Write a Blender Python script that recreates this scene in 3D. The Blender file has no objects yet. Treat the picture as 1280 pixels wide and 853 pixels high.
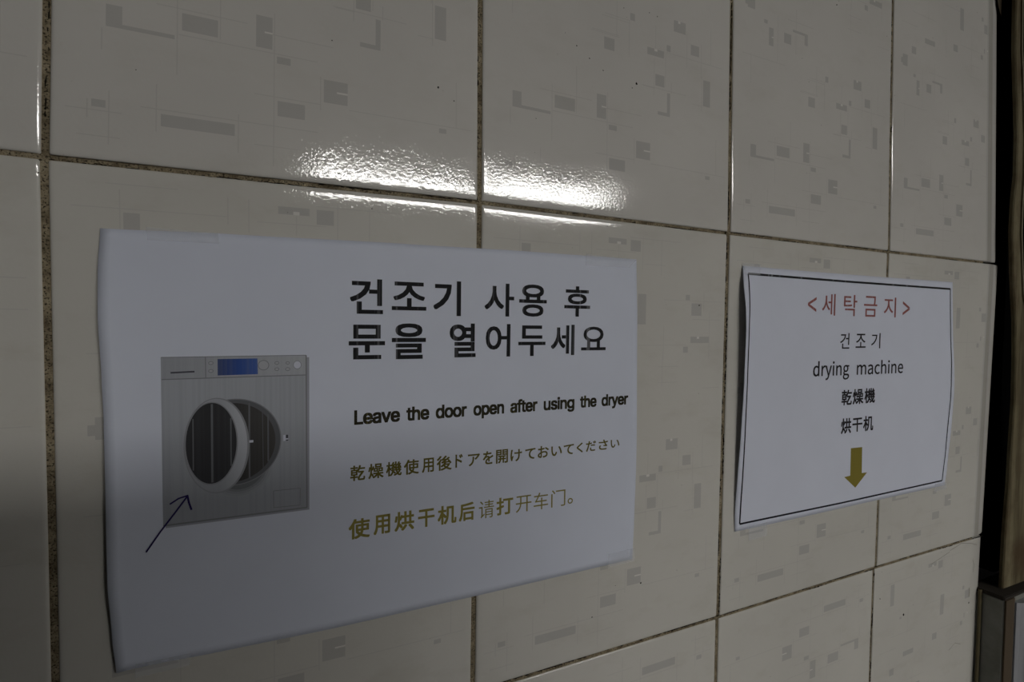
import bpy, bmesh, math, random
from mathutils import Matrix, Vector, noise

C = bpy.context.scene.collection
SC = bpy.context.scene
MM = 0.001

# ---------------------------------------------------------------- camera
# wall plane is y = 0 (front faces -y), x runs right, z up, metres
cam_d = bpy.data.cameras.new('camera')
cam_d.sensor_width = 36.0
cam_d.lens = 18.40
cam_d.clip_start = 0.01
cam = bpy.data.objects.new('camera', cam_d)
C.objects.link(cam)
right = Vector((0.90578432, -0.42358759, 0.01132815))
fwd = Vector((0.42372404, 0.90520362, -0.03262424))
up = Vector((0.00356494, 0.03435053, 0.99940349))
CAM = Vector((0.08691387, -0.29487395, -0.07128238))
cam.matrix_world = Matrix(((right.x, up.x, -fwd.x, CAM.x), (right.y, up.y, -fwd.y, CAM.y),
                           (right.z, up.z, -fwd.z, CAM.z), (0, 0, 0, 1)))
SC.camera = cam

# ---------------------------------------------------------------- world, exposure
wd = bpy.data.worlds.new('world')
SC.world = wd
wd.use_nodes = True
wd.node_tree.nodes['Background'].inputs[0].default_value = (0.55, 0.6, 0.7, 1)
wd.node_tree.nodes['Background'].inputs[1].default_value = 0.05
SC.view_settings.view_transform = 'Standard'
SC.view_settings.look = 'None'
SC.view_settings.gamma = 1.0
SC.view_settings.use_curve_mapping = False
SC.view_settings.exposure = 1.36
LAMP = 13.5          # strength of the ceiling tubes' diffusers


# ---------------------------------------------------------------- helpers
def new_obj(name, verts, faces, mats, parent=None, midx=None, smooth=False):
    me = bpy.data.meshes.new(name)
    me.from_pydata([tuple(v) for v in verts], [], faces)
    for m in (mats if isinstance(mats, (list, tuple)) else [mats]):
        me.materials.append(m)
    if midx:
        for p, i in zip(me.polygons, midx):
            p.material_index = i
    if smooth:
        for p in me.polygons:
            p.use_smooth = True
    me.update()
    o = bpy.data.objects.new(name, me)
    C.objects.link(o)
    if parent:
        o.parent = parent
    return o


def tag(o, label=None, cat=None, group=None, kind=None):
    if label: o['label'] = label
    if cat: o['category'] = cat
    if group: o['group'] = group
    if kind: o['kind'] = kind
    return o


def empty(name, loc):
    o = bpy.data.objects.new(name, None)
    o.location = loc
    o.empty_display_size = 0.05
    C.objects.link(o)
    return o


def box(name, x0, x1, y0, y1, z0, z1, mat, parent=None, bevel=0.0, org=(0, 0, 0)):
    bm = bmesh.new()
    bmesh.ops.create_cube(bm, size=1)
    for v in bm.verts:
        v.co = Vector(((x0 + x1) / 2 + v.co.x * (x1 - x0) - org[0], (y0 + y1) / 2 + v.co.y * (y1 - y0) - org[1],
                       (z0 + z1) / 2 + v.co.z * (z1 - z0) - org[2]))
    if bevel:
        bmesh.ops.bevel(bm, geom=bm.edges[:], offset=bevel, segments=2, affect='EDGES')
    me = bpy.data.meshes.new(name)
    bm.to_mesh(me)
    bm.free()
    me.materials.append(mat)
    o = bpy.data.objects.new(name, me)
    C.objects.link(o)
    if parent: o.parent = parent
    return o


class NT:
    """tiny node-tree builder"""
    def __init__(s, name, rough=0.5, color=(.5, .5, .5), spec=0.5, metal=0.0):
        s.m = bpy.data.materials.new(name)
        s.m.use_nodes = True
        s.t = s.m.node_tree
        s.b = s.t.nodes['Principled BSDF']
        s.b.inputs['Base Color'].default_value = (*color, 1)
        s.b.inputs['Roughness'].default_value = rough
        s.b.inputs['Specular IOR Level'].default_value = spec
        s.b.inputs['Metallic'].default_value = metal

    def n(s, kind, **kw):
        nd = s.t.nodes.new(kind)
        for k, v in kw.items():
            if k.startswith('i_'):
                key = k[2:].replace('_', ' ')
                nd.inputs[int(key) if key.isdigit() else key].default_value = v
            else:
                setattr(nd, k, v)
        return nd

    def l(s, a, b):
        s.t.links.new(a, b)

    def pos(s, scale=(1, 1, 1)):
        g = s.n('ShaderNodeNewGeometry')
        mp = s.n('ShaderNodeMapping')
        mp.inputs['Scale'].default_value = scale
        s.l(g.outputs['Position'], mp.inputs['Vector'])
        return mp.outputs[0]

    def noise(s, sc, detail=3, scale=(1, 1, 1), rough=0.5):
        nz = s.n('ShaderNodeTexNoise')
        nz.inputs['Scale'].default_value = sc
        nz.inputs['Detail'].default_value = detail
        nz.inputs['Roughness'].default_value = rough
        s.l(s.pos(scale), nz.inputs['Vector'])
        return nz.outputs['Fac']

    def ramp(s, fac, stops, interp='LINEAR'):
        r = s.n('ShaderNodeValToRGB')
        r.color_ramp.interpolation = interp
        e = r.color_ramp.elements
        while len(e) < len(stops): e.new(0.5)
        for i, (p, c) in enumerate(stops):
            e[i].position = p
            e[i].color = (*c, 1) if len(c) == 3 else c
        s.l(fac, r.inputs[0])
        return r.outputs['Color']

    def mix(s, fac, a, b):
        m = s.n('ShaderNodeMix', data_type='RGBA')
        for sock, v in ((m.inputs[0], fac), (m.inputs[6], a), (m.inputs[7], b)):
            if isinstance(v, (int, float)): sock.default_value = v
            elif isinstance(v, tuple): sock.default_value = (*v, 1)
            else: s.l(v, sock)
        return m.outputs[2]

    def color(s, out):
        s.l(out, s.b.inputs['Base Color'])

    def bump(s, h, strength=0.2, dist=0.001):
        b = s.n('ShaderNodeBump')
        b.inputs['Strength'].default_value = strength
        b.inputs['Distance'].default_value = dist
        s.l(h, b.inputs['Height'])
        s.l(b.outputs[0], s.b.inputs['Normal'])


# ---------------------------------------------------------------- materials
def glaze(name, col, dirt=0.12):
    a = NT(name, rough=0.05, color=col, spec=0.55)
    big = a.noise(9, 3)
    c1 = a.ramp(big, [(0.3, tuple(x * 0.95 for x in col)), (0.7, tuple(min(1, x * 1.04) for x in col))])
    fine = a.noise(260, 4, rough=0.7)
    spk = a.ramp(fine, [(0.0, (0, 0, 0)), (0.70, (0, 0, 0)), (0.84, (1, 1, 1))])
    smear = a.noise(22, 5, scale=(1, 1, 2.2), rough=0.65)
    sm = a.ramp(smear, [(0.52, (0, 0, 0)), (0.8, (dirt, dirt, dirt))])
    c2 = a.mix(sm, c1, (0.30, 0.26, 0.17))
    c3 = a.mix(spk, c2, (0.22, 0.19, 0.14))
    a.color(c3)
    rip = a.noise(560, 3)
    rip2 = a.noise(60, 2)
    ad = a.n('ShaderNodeMath', operation='ADD')
    mu = a.n('ShaderNodeMath', operation='MULTIPLY')
    mu.inputs[1].default_value = 1.3
    a.l(rip2, mu.inputs[0]); a.l(mu.outputs[0], ad.inputs[0]); a.l(rip, ad.inputs[1])
    a.bump(ad.outputs[0], 0.25, 0.0002)
    r = a.ramp(smear, [(0.35, (0.035, 0.035, 0.035)), (0.8, (0.10, 0.10, 0.10))])
    a.l(r, a.b.inputs['Roughness'])
    return a.m


TILE_C = (0.610, 0.590, 0.552)
TILE_Y = (0.600, 0.582, 0.535)
M_tile = glaze('cream_glaze', TILE_C)
M_tile2 = glaze('cream_glaze_yellowed', TILE_Y, 0.2)
M_pat = glaze('grey_glaze_print', (0.480, 0.465, 0.440))
M_line = glaze('grey_glaze_line', (0.540, 0.522, 0.490))
M_band = glaze('dark_reflection_band', (0.43, 0.415, 0.375), 0.2)  # a dark reflection near the wall's end, put into the glaze colour
M_notch = glaze('pale_glaze_line', (0.70, 0.68, 0.64))
M_body = NT('tile_body', 0.8, (0.55, 0.48, 0.36)).m

a = NT('mouldy_grout', 0.9, spec=0.15)
f1 = a.noise(90, 6, rough=0.75)
f2 = a.noise(1100, 3)
base = a.ramp(f1, [(0.28, (0.060, 0.048, 0.030)), (0.40, (0.15, 0.12, 0.075)), (0.56, (0.30, 0.25, 0.165)), (0.75, (0.42, 0.37, 0.26))])
spk = a.ramp(f2, [(0.36, (1, 1, 1)), (0.48, (0, 0, 0))])
a.color(a.mix(spk, base, (0.035, 0.028, 0.018)))
a.bump(f2, 0.8, 0.0006)
M_grout = a.m

M_grime = NT('black_mould', 0.9, (0.018, 0.015, 0.010), 0.1).m
M_brown = NT('brown_stain', 0.8, (0.045, 0.032, 0.018), 0.2).m
M_scuff = NT('grey_scuff', 0.5, (0.24, 0.225, 0.19), 0.3).m
M_caulk = NT('yellowed_caulk', 0.55, (0.17, 0.14, 0.075), 0.3).m


def paper_mat(name, col):
    a = NT(name, 0.55, col, 0.25)
    f = a.noise(30, 3)
    a.color(a.ramp(f, [(0.3, tuple(c * 0.97 for c in col)), (0.7, col)]))
    a.bump(a.noise(14, 2), 0.35, 0.002)
    return a.m


M_paper = paper_mat('bluish_white_paper', (0.665, 0.70, 0.81))
M_paper2 = paper_mat('bluish_white_paper_small', (0.69, 0.72, 0.83))


def ink(name, col, streak=None, amt=0.5, sx=420):
    a = NT(name, 0.6, col, 0.12)
    if streak:
        f = a.noise(sx, 2, scale=(1, 1, 0.012))
        m = a.ramp(f, [(0.60, (0, 0, 0)), (0.72, (amt, amt, amt))])
        a.color(a.mix(m, col, streak))
    return a.m


I_black = ink('streaky_black_ink', (0.012, 0.012, 0.014), (0.22, 0.22, 0.24), 0.5, 420)
I_dark = ink('plain_black_ink', (0.020, 0.018, 0.022))
I_eng = ink('brown_black_ink', (0.026, 0.022, 0.012), (0.16, 0.14, 0.04), 0.5, 900)
I_jap = ink('olive_ink', (0.135, 0.115, 0.024), (0.045, 0.04, 0.015), 0.7, 700)
I_chi = ink('gold_ink', (0.25, 0.215, 0.055), (0.13, 0.11, 0.04), 0.6, 600)
I_red = ink('faded_red_ink', (0.30, 0.105, 0.10), (0.42, 0.30, 0.32), 0.5, 500)
I_gold = ink('mustard_ink', (0.235, 0.195, 0.035), (0.18, 0.15, 0.03), 0.5, 600)
I_pen = ink('navy_pen_ink', (0.022, 0.014, 0.085))
I_border = ink('border_ink', (0.012, 0.012, 0.02))
I_border_t = ink('dashed_border_ink', (0.014, 0.014, 0.016), (0.45, 0.47, 0.5), 0.75, 260)


def picture_mat(name, c0, c1, axis='X', lo=0, hi=1, stripes=0.10, freq=700):
    """flat print: a colour running from c0 to c1 across the printed picture, with fine printer lines"""
    a = NT(name, 0.5, c0, 0.3)
    g = a.n('ShaderNodeNewGeometry')
    sp = a.n('ShaderNodeSeparateXYZ')
    a.l(g.outputs['Position'], sp.inputs[0])
    mr = a.n('ShaderNodeMapRange')
    mr.inputs['From Min'].default_value = lo * MM
    mr.inputs['From Max'].default_value = hi * MM
    a.l(sp.outputs[axis], mr.inputs['Value'])
    col = a.mix(mr.outputs[0], c0, c1)
    f = a.noise(freq, 2, scale=(1, 1, 0.01))
    m = a.ramp(f, [(0.42, (0, 0, 0)), (0.62, (stripes, stripes, stripes))])
    a.color(a.mix(m, col, (0.16, 0.17, 0.19)))
    return a.m


P_body = picture_mat('print_machine_grey', (0.40, 0.42, 0.46), (0.32, 0.335, 0.37), 'Z', -88, -170, 0.13, 800)
P_panel = picture_mat('print_panel_grey', (0.34, 0.355, 0.39), (0.42, 0.435, 0.47), 'X', 41, 106, 0.1)
P_edge = picture_mat('print_edge_grey', (0.20, 0.205, 0.22), (0.22, 0.225, 0.24), 'X', 41, 106)
P_dark = ink('print_slot_dark', (0.07, 0.07, 0.085))
P_ring = picture_mat('print_ring_grey', (0.33, 0.345, 0.38), (0.46, 0.475, 0.52), 'X', 66, 77, 0.03)
P_ringd = picture_mat('print_ring_shade', (0.245, 0.25, 0.27), (0.28, 0.29, 0.31), 'Z', -110, -156, 0.05)
P_glass = picture_mat('print_drum_dark', (0.024, 0.024, 0.027), (0.035, 0.035, 0.04), 'Z', -112, -152, 0.05)
P_glass2 = picture_mat('print_drum_brown', (0.033, 0.032, 0.032), (0.060, 0.056, 0.054), 'X', 72, 92, 0.05)
P_rim = ink('print_opening_rim', (0.115, 0.12, 0.13))
P_blue = picture_mat('print_display_blue', (0.012, 0.035, 0.16), (0.03, 0.10, 0.40), 'X', 64, 84, 0.25, 500)
P_lite = ink('print_highlight', (0.14, 0.145, 0.155))
P_knob = ink('print_knob_grey', (0.42, 0.43, 0.46))
P_white = ink('print_white', (0.60, 0.62, 0.70))
P_shade = ink('print_soft_shadow', (0.34, 0.35, 0.40))
P_shade2 = ink('print_soft_shadow_core', (0.19, 0.19, 0.215))


def tape_mat():
    a = NT('clear_tape', 0.12, (0.9, 0.92, 0.95), 0.5)
    tr = a.n('ShaderNodeBsdfTransparent')
    tr.inputs[0].default_value = (0.97, 0.97, 0.98, 1)
    mx = a.n('ShaderNodeMixShader')
    mx.inputs[0].default_value = 0.26
    out = a.t.nodes['Material Output']
    a.l(tr.outputs[0], mx.inputs[1]); a.l(a.b.outputs[0], mx.inputs[2]); a.l(mx.outputs[0], out.inputs[0])
    a.bump(a.noise(350, 3, scale=(1, 1, 0.5)), 0.8, 0.0012)
    return a.m


M_tape = tape_mat()
M_black = NT('recess_shade_black', 0.9, (0.002, 0.002, 0.002), 0.0).m  # shade of the deep gap put into the colour
a = NT('weathered_wood', 0.75, spec=0.2)
w1 = a.noise(60, 6, scale=(1, 1, 0.08), rough=0.7)
w2 = a.noise(14, 4, rough=0.6)
wc = a.ramp(w1, [(0.30, (0.045, 0.032, 0.016)), (0.46, (0.12, 0.098, 0.053)), (0.62, (0.19, 0.165, 0.098)), (0.8, (0.25, 0.22, 0.14))])
a.color(a.mix(a.ramp(w2, [(0.50, (0, 0, 0)), (0.68, (0.75, 0.75, 0.75))]), wc, (0.055, 0.03, 0.012)))
a.bump(w1, 0.6, 0.001)
M_wood = a.m
M_wood_pale = NT('pale_worn_wood_edge', 0.7, (0.21, 0.19, 0.125), 0.2).m
a = NT('grey_stone_face', 0.35, spec=0.4)
a.color(a.ramp(a.noise(24, 5, rough=0.7), [(0.3, (0.17, 0.17, 0.145)), (0.55, (0.235, 0.235, 0.21)), (0.8, (0.28, 0.275, 0.245))]))
M_stone = a.m
M_strip = NT('dark_brown_filler', 0.8, (0.075, 0.055, 0.035), 0.2).m
M_cap = NT('blackened_cap', 0.8, (0.030, 0.025, 0.020), 0.2).m
M_metal = NT('dull_aluminium', 0.32, (0.42, 0.43, 0.46), 0.5, 0.7).m
a = NT('plain_plaster', 0.85, spec=0.2)
a.color(a.ramp(a.noise(3, 3), [(0.3, (0.13, 0.13, 0.13)), (0.7, (0.16, 0.16, 0.16))]))
M_plaster = a.m
M_floor = NT('grey_floor', 0.5, (0.11, 0.105, 0.10), 0.4).m
M_blocker = NT('dark_blocker_paint', 0.5, (0.07, 0.07, 0.075), 0.4).m
M_frame = NT('lamp_housing_white', 0.4, (0.75, 0.75, 0.75), 0.5).m
a = NT('lit_diffuser', 0.5, (0.8, 0.8, 0.8))
a.b.inputs['Emission Color'].default_value = (1.0, 0.985, 0.95, 1)
a.b.inputs['Emission Strength'].default_value = LAMP
M_lamp = a.m

# ---------------------------------------------------------------- setting: the room
rw = dict(x0=-1.5, x1=4.2, y0=-5.2, z0=-1.35, z1=1.15)
T = 0.1
tag(box('floor', rw['x0'] - T, rw['x1'] + T, rw['y0'] - T, 0.30, rw['z0'] - T, rw['z0'], M_floor), kind='structure')
tag(box('ceiling', rw['x0'] - T, rw['x1'] + T, rw['y0'] - T, 0.30, rw['z1'], rw['z1'] + T, M_plaster), kind='structure')
tag(box('wall_back', rw['x0'], rw['x1'], rw['y0'] - T, rw['y0'], rw['z0'], rw['z1'], M_plaster), kind='structure')
tag(box('wall_left', rw['x0'] - T, rw['x0'], rw['y0'] - T, 0.30, rw['z0'], rw['z1'], M_plaster), kind='structure')
tag(box('wall_right', rw['x1'], rw['x1'] + T, rw['y0'] - T, 0.30, rw['z0'], rw['z1'], M_plaster), kind='structure')
tag(box('wall_far_right', 0.955, rw['x1'], 0.004, 0.16, rw['z0'], rw['z1'], M_plaster), kind='structure')

# ---------------------------------------------------------------- setting: the tiled wall
wall = box('wall_front', rw['x0'], 0.780, 0.0010, 0.16, rw['z0'], rw['z1'], M_grout)
tag(wall, kind='structure')

# joint lines of the tiling in mm: x of each vertical joint at the top and foot of each course
NX = {  # course: {k: (x_top, x_foot)}
    1: {-2: (-400, -400), -1: (-199, -199), 0: (4, 4), 1: (201.5, 201.5), 2: (402.5, 402.5), 3: (602.6, 602.6), 4: (789, 789)},
    0: {-2: (-402, -404), -1: (-198, -203), 0: (6.0, -0.4), 1: (201.5, 202.5), 2: (402.6, 407.8), 3: (602.6, 611.8), 4: (789.5, 810.0)},
    -1: {-2: (-405, -404), -1: (-203, -202), 0: (-0.9, 0.1), 1: (202.7, 201.0), 2: (407.1, 405.9), 3: (610.9, 608.3), 4: (815.3, 804.7)},
    -2: {-2: (-404, -404), -1: (-202, -202), 0: (0.2, 0.6), 1: (201.0, 201.4), 2: (405.3, 406.0), 3: (605.1, 604.2), 4: (802.5, 794.0)},
    -3: {-2: (-404, -404), -1: (-202, -202), 0: (0.6, 0.6), 1: (201.4, 201.4), 2: (406, 406), 3: (604, 604), 4: (794, 794)},
}
NZ = {2: [598.8] * 7, 1: [299.4] * 7, 0: [-0.8, -0.8, -0.8, 1.4, 0.1, -0.2, 0.35],
      -1: [-299.5, -299.5, -299.5, -299.6, -299.4, -298.2, -298.5], -2: [-598.6] * 7, -3: [-897.5] * 7}
GV, GH = 3.0, 2.4

# glaze print of one tile, mm from its lower left corner (200 x 300)
RECTS = [(19.5, 60.4, 25.6, 70.4), (25.6, 60.4, 46, 62.3), (48.9, 65.3, 63.9, 73.5), (80.6, 64.8, 88.1, 80.7), (90.2, 58.4, 96.7, 61.9),
         (14.6, 23.5, 19.8, 26.9), (40.8, 18.6, 71.5, 24.4), (90.7, 31.8, 103.7, 39.5), (112.9, 42.8, 125, 54.8), (129, 96, 137, 104),
         (139.6, 76.2, 142.3, 92.8), (131.3, 76.2, 139.6, 78.6), (173.2, 90, 180, 109), (176, 36.4, 180.4, 39.1), (107, 135.6, 111, 140.5),
         (86, 111.5, 94.3, 119.5), (145, 137.5, 156, 145.5), (121.8, 116.2, 136.5, 121.2), (138.8, 122, 142.4, 126.4), (161, 124.5, 169, 132),
         (66, 167.4, 80.3, 169.4), (80.3, 160, 84.3, 169.4), (55.8, 156.5, 64.3, 164.5), (38.4, 150.5, 43.6, 164.5), (32.8, 166.5, 36.8, 169.4),
         (14.8, 174, 22.8, 184.5), (29.5, 187.8, 37, 194.5), (51.9, 202, 70, 206.8), (104.4, 206, 112.8, 212.7), (117, 229.5, 124.2, 251),
         (158.9, 209, 163.5, 213.5), (165.8, 216.2, 183.8, 221), (166, 236.7, 175.8, 245.8), (160.3, 248, 164.2, 252), (91.4, 284.5, 106.3, 288.4),
         (109.8, 280.4, 118.4, 288.2), (26.6, 258, 32.9, 279.3), (43.4, 241.7, 46.9, 243.9), (12, 176.0, 14.8, 181)]
NOTCH = [(84.5, 72.4, 88.1, 73.2), (119.5, 48.4, 125, 49.3), (98.5, 284.5, 101.5, 286.2), (128, 119.6, 130.6, 121.2), (41.5, 157, 43.6, 157.8),
         (149, 143.9, 151, 145.5), (172, 219.4, 174, 221)]
HL = [(38.6, 76.8, 75.3), (47.4, 109.8, 63.1), (87.6, 117.6, 72.4), (32.9, 110.2, 26.4), (5.3, 25.7, 22), (9.3, 25.3, 10.5), (80.1, 111.3, 41.3),
      (80.1, 101.9, 15.9), (117.1, 156.8, 94.3), (163.2, 172.4, 89.6), (125.8, 195.3, 40.7), (75.9, 98.4, 121.7), (84.1, 107.1, 133.4),
      (138.7, 191.3, 121.1), (118.5, 128.5, 93.9), (9.9, 57.6, 138.7), (86.4, 107, 135.1), (76.6, 97.8, 122.7), (7.6, 68.3, 281), (81.6, 114.6, 279.6),
      (109.3, 154, 289.9), (121.7, 140.5, 272.2), (140.2, 194.8, 247.6), (117.8, 161.8, 214.7), (167, 195.2, 233.8), (136.2, 154.7, 199),
      (136.2, 155, 187.4), (178.4, 195.5, 182), (20, 48, 292.2), (12, 40, 214), (30, 72, 226.6), (60, 92, 176), (88, 120, 247)]
VL = [(47, 43.9, 79.8), (64.9, 64.5, 95), (89, 6, 83.4), (18.1, 49.5, 59.3), (39, 15.9, 38), (73.1, 10.5, 29.7), (21, 7.2, 31.7), (13.1, 18.2, 26.6),
      (111.3, 38.3, 55.9), (143.4, 93, 100.7), (171.8, 85.7, 112), (186.4, 40.8, 67.3), (127.9, 88.7, 114), (96, 121.8, 146), (106.3, 110.8, 135.3),
      (129, 121.7, 137.1), (157.4, 114.2, 140.2), (171, 109.5, 134.1), (180.2, 120.9, 146), (138, 97, 119.9), (19, 117.1, 140.2), (25.3, 262, 289.7),
      (68.8, 277.1, 290.4), (78, 273.7, 290.6), (137, 264.8, 290.9), (140.5, 204, 228.4), (177.9, 239.6, 254.8), (139.9, 184.3, 209.8),
      (100, 274, 284), (120.4, 268, 292), (48.5, 140, 176), (70, 150, 186), (184, 204, 240), (90.5, 196, 226), (58, 222, 250)]


def drop(d, wide):
    """fall of the glazed face near its edge, d mm from the edge"""
    if wide:
        if d >= 26: return 0.0
        u = 1 - d / 26.0
        return 2.6 * u ** 2.2 + (1.2 * (1 - d / 1.5) ** 2 if d < 1.5 else 0)
    if d >= 6: return 0.0
    u = 1 - d / 6.0
    return 0.20 * u ** 3 + (0.55 * (1 - d / 1.3) ** 2 if d < 1.3 else 0)


def edge_stops(L, wide_hi=False):
    e = [0, 0.3, 0.7, 1.3, 2.2, 3.4, 5, 7, 9]
    lo = e[:]
    hi = [L - d for d in ([0, 0.4, 0.9, 1.5, 3, 5, 8, 11, 14, 17, 20, 23, 26] if wide_hi else e)]
    mid = [L * f for f in (0.25, 0.5, 0.75)]
    return sorted(lo + mid + hi)


def make_tile(k, r, flip, tilt, mat):
    gv, gh = GV / 2, GH / 2
    xt0, xf0 = NX[r][k]
    xt1, xf1 = NX[r][k + 1]
    zt0, zt1 = NZ[r + 1][k + 2], NZ[r + 1][k + 3]
    zf0, zf1 = NZ[r][k + 2], NZ[r][k + 3]
    edge = (k == 3)
    rg = 0 if edge else gv
    q = [(xf0 + gv, zf0 + gh), (xf1 - rg, zf1 + gh), (xt1 - rg, zt1 - gh), (xt0 + gv, zt0 - gh)]
    W = ((q[1][0] - q[0][0]) + (q[2][0] - q[3][0])) / 2
    H = ((q[3][1] - q[0][1]) + (q[2][1] - q[1][1])) / 2
    org = Vector((q[0][0], 0, q[0][1]))

    def P(s, t, extra=0.0):
        u, v = s / W, t / H
        x = (1 - u) * (1 - v) * q[0][0] + u * (1 - v) * q[1][0] + u * v * q[2][0] + (1 - u) * v * q[3][0]
        z = (1 - u) * (1 - v) * q[0][1] + u * (1 - v) * q[1][1] + u * v * q[2][1] + (1 - u) * v * q[3][1]
        dp = drop(s, False) + drop(W - s, edge) + drop(t, False) + drop(H - t, False)
        y = dp + tilt[0] * (s - W / 2) + tilt[1] * (60 * (1 - math.exp(-t / 60.0)) - 35) - extra
        return (Vector((x, y, z)) - org) * MM

    ss, ts = edge_stops(W, edge), edge_stops(H)
    if tilt[1] > 0.01: ts = sorted(ts + [12 + 9 * i for i in range(30)])
    V, F, I = [], [], []
    for t in ts:
        for s in ss: V.append(P(s, t))
    n = len(ss)
    for j in range(len(ts) - 1):
        for i in range(n - 1):
            F.append((j * n + i, j * n + i + 1, (j + 1) * n + i + 1, (j + 1) * n + i)); I.append(0)
    # sides
    ring = [i for i in range(n)] + [j * n + n - 1 for j in range(1, len(ts))] + \
           [(len(ts) - 1) * n + i for i in range(n - 2, -1, -1)] + [j * n for j in range(len(ts) - 2, 0, -1)]
    b0 = len(V)
    for i in ring: V.append(Vector((V[i].x, 0.0018 if not edge else 0.007, V[i].z)))
    m = len(ring)
    for i in range(m):
        F.append((ring[(i + 1) % m], ring[i], b0 + i, b0 + (i + 1) % m)); I.append(1 if not edge else 0)
    nsm = len(F)

    def patch(s0, t0, s1, t1, mi, e):
        if flip: s0, t0, s1, t1 = 200 - s1, 300 - t1, 200 - s0, 300 - t0
        s0, s1 = s0 * W / 200, s1 * W / 200
        t0, t1 = t0 * H / 300, t1 * H / 300
        i0 = len(V)
        for a_, b_ in ((s0, t0), (s1, t0), (s1, t1), (s0, t1)):
            V.append(P(min(max(a_, 4), W - 4), min(max(b_, 4), H - 4), e))
        F.append((i0, i0 + 1, i0 + 2, i0 + 3)); I.append(mi)
    for (x0, xx, z) in HL: patch(x0, z - 0.22, xx, z + 0.22, 3, 0.02)
    for (x, z0, z1) in VL:
        m_ = max(1, int((z1 - z0) / 9))
        for i in range(m_): patch(x - 0.22, z0 + (z1 - z0) * i / m_, x + 0.22, z0 + (z1 - z0) * (i + 1) / m_, 3, 0.025)
    if edge and r > -2:  # dark reflection strip painted on as patches, paler along both sides
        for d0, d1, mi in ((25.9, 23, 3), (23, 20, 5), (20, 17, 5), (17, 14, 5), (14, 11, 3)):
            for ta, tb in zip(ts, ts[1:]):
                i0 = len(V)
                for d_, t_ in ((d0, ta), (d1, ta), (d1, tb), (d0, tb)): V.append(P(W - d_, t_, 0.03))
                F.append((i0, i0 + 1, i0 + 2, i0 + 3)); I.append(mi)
    for rc in RECTS: patch(*rc, 2, 0.035)
    for rc in NOTCH: patch(*rc, 4, 0.05)
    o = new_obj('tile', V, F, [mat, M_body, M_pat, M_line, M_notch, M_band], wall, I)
    for p in o.data.polygons[:nsm]: p.use_smooth = True
    o.location = org * MM
    return o


rnd = random.Random(4)
FLIP = {(1, -2), (2, -2), (0, 1), (2, 1), (-1, -2)}
for r in (1, 0, -1, -2, -3):
    for k in range(-2, 4):
        tilt = (rnd.uniform(-0.0012, 0.0012), rnd.uniform(-0.001, 0.002))
        if (k, r) == (0, 0): tilt = (0.0006, 0.018)
        if (k, r) == (1, 0): tilt = (0.0, 0.003)
        if (k, r) == (2, 0): tilt = (0.0, 0.001)
        if (k, r) == (3, -2): tilt = (0.0, 0.0)
        if r == -1 and k in (0, 1): tilt = (0.0, 0.0)
        make_tile(k, r, (k, r) in FLIP, tilt, M_tile if r >= 0 else M_tile2)

# small specks of mould and rust on the glaze: one uncountable scatter
SP = [(176.5, 63.9, .75), (317.3, 94.4, 1.3), (64.4, 23.9, .45), (287.8, -271.6, 1.0), (329.2, -256.1, 1.1), (378.6, -55.9, .9), (615.7, -329.7, 1.2),
      (655.5, -354.3, 2.2), (118.4, 76.9, .45), (239.8, 57.5, .5), (289.5, 97.6, .5), (278.7, 103.1, .6), (268.8, 109, .7), (139.3, -8.9, .5),
      (327, 144.8, .5), (334, 143.9, .6), (525.5, 202.5, .9), (305.4, 142.4, .5), (186, 58.2, .5), (313.5, 91, .5), (776.8, -368.9, 1.6), (32.8, 43.4, .6)]
for _ in range(90):
    SP.append((rnd.uniform(-30, 770), rnd.uniform(-430, 280), rnd.uniform(0.18, 0.42)))
V, F = [], []
for x, z, r_ in SP:
    i0 = len(V)
    n = 7
    V.append((x * MM, -0.00032, z * MM))
    for i in range(n):
        an = 2 * math.pi * i / n
        rr = r_ * rnd.uniform(0.5, 1.1)
        V.append(((x + rr * math.cos(an)) * MM, 0.0001, (z + rr * math.sin(an)) * MM))
    F += [(i0, i0 + 1 + i, i0 + 1 + (i + 1) % n) for i in range(n)]
tag(new_obj('mould_specks', V, F, M_grime, wall), kind='stuff')

# rust-brown chip at the upper corner of the last tile and a few dark scuffs
V = [Vector(p) * MM for p in ((781, -0.8, 280), (792, -0.4, 262), (800, 2.5, 262), (800, 2.5, 330), (768, -1.0, 330), (772, -1.0, 295), (786, -0.7, 269))]
new_obj('brown_stain', V, [(0, 6, 1, 2, 3, 4, 5)], M_brown, wall)
V, F = [], []
for pts in ([(735, -304), (757, -300), (776, -303), (789, -307)], [(700, -312), (716, -309), (735, -305)], [(776.0, -352), (776.8, -356), (776.4, -362)],
            [(781, -322), (785, -329), (783, -336)], [(740, -412), (752, -407), (763, -411)]):
    for a_, b_ in zip(pts, pts[1:]):
        i0 = len(V)
        w_ = 0.28 if pts[0][1] != -352 else 0.9
        d_ = (Vector(b_) - Vector(a_)).normalized()
        nx, nz = -d_.y * w_, d_.x * w_
        V += [Vector((a_[0] + nx, -0.04, a_[1] + nz)) * MM, Vector((a_[0] - nx, -0.04, a_[1] - nz)) * MM,
              Vector((b_[0] - nx, -0.04, b_[1] - nz)) * MM, Vector((b_[0] + nx, -0.04, b_[1] + nz)) * MM]
        F.append((i0, i0 + 1, i0 + 2, i0 + 3))
tag(new_obj('scuff_marks', V, F, M_scuff, wall), kind='stuff')

# black mould clinging along the joints: an irregular thin crust
V, F = [], []


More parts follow.
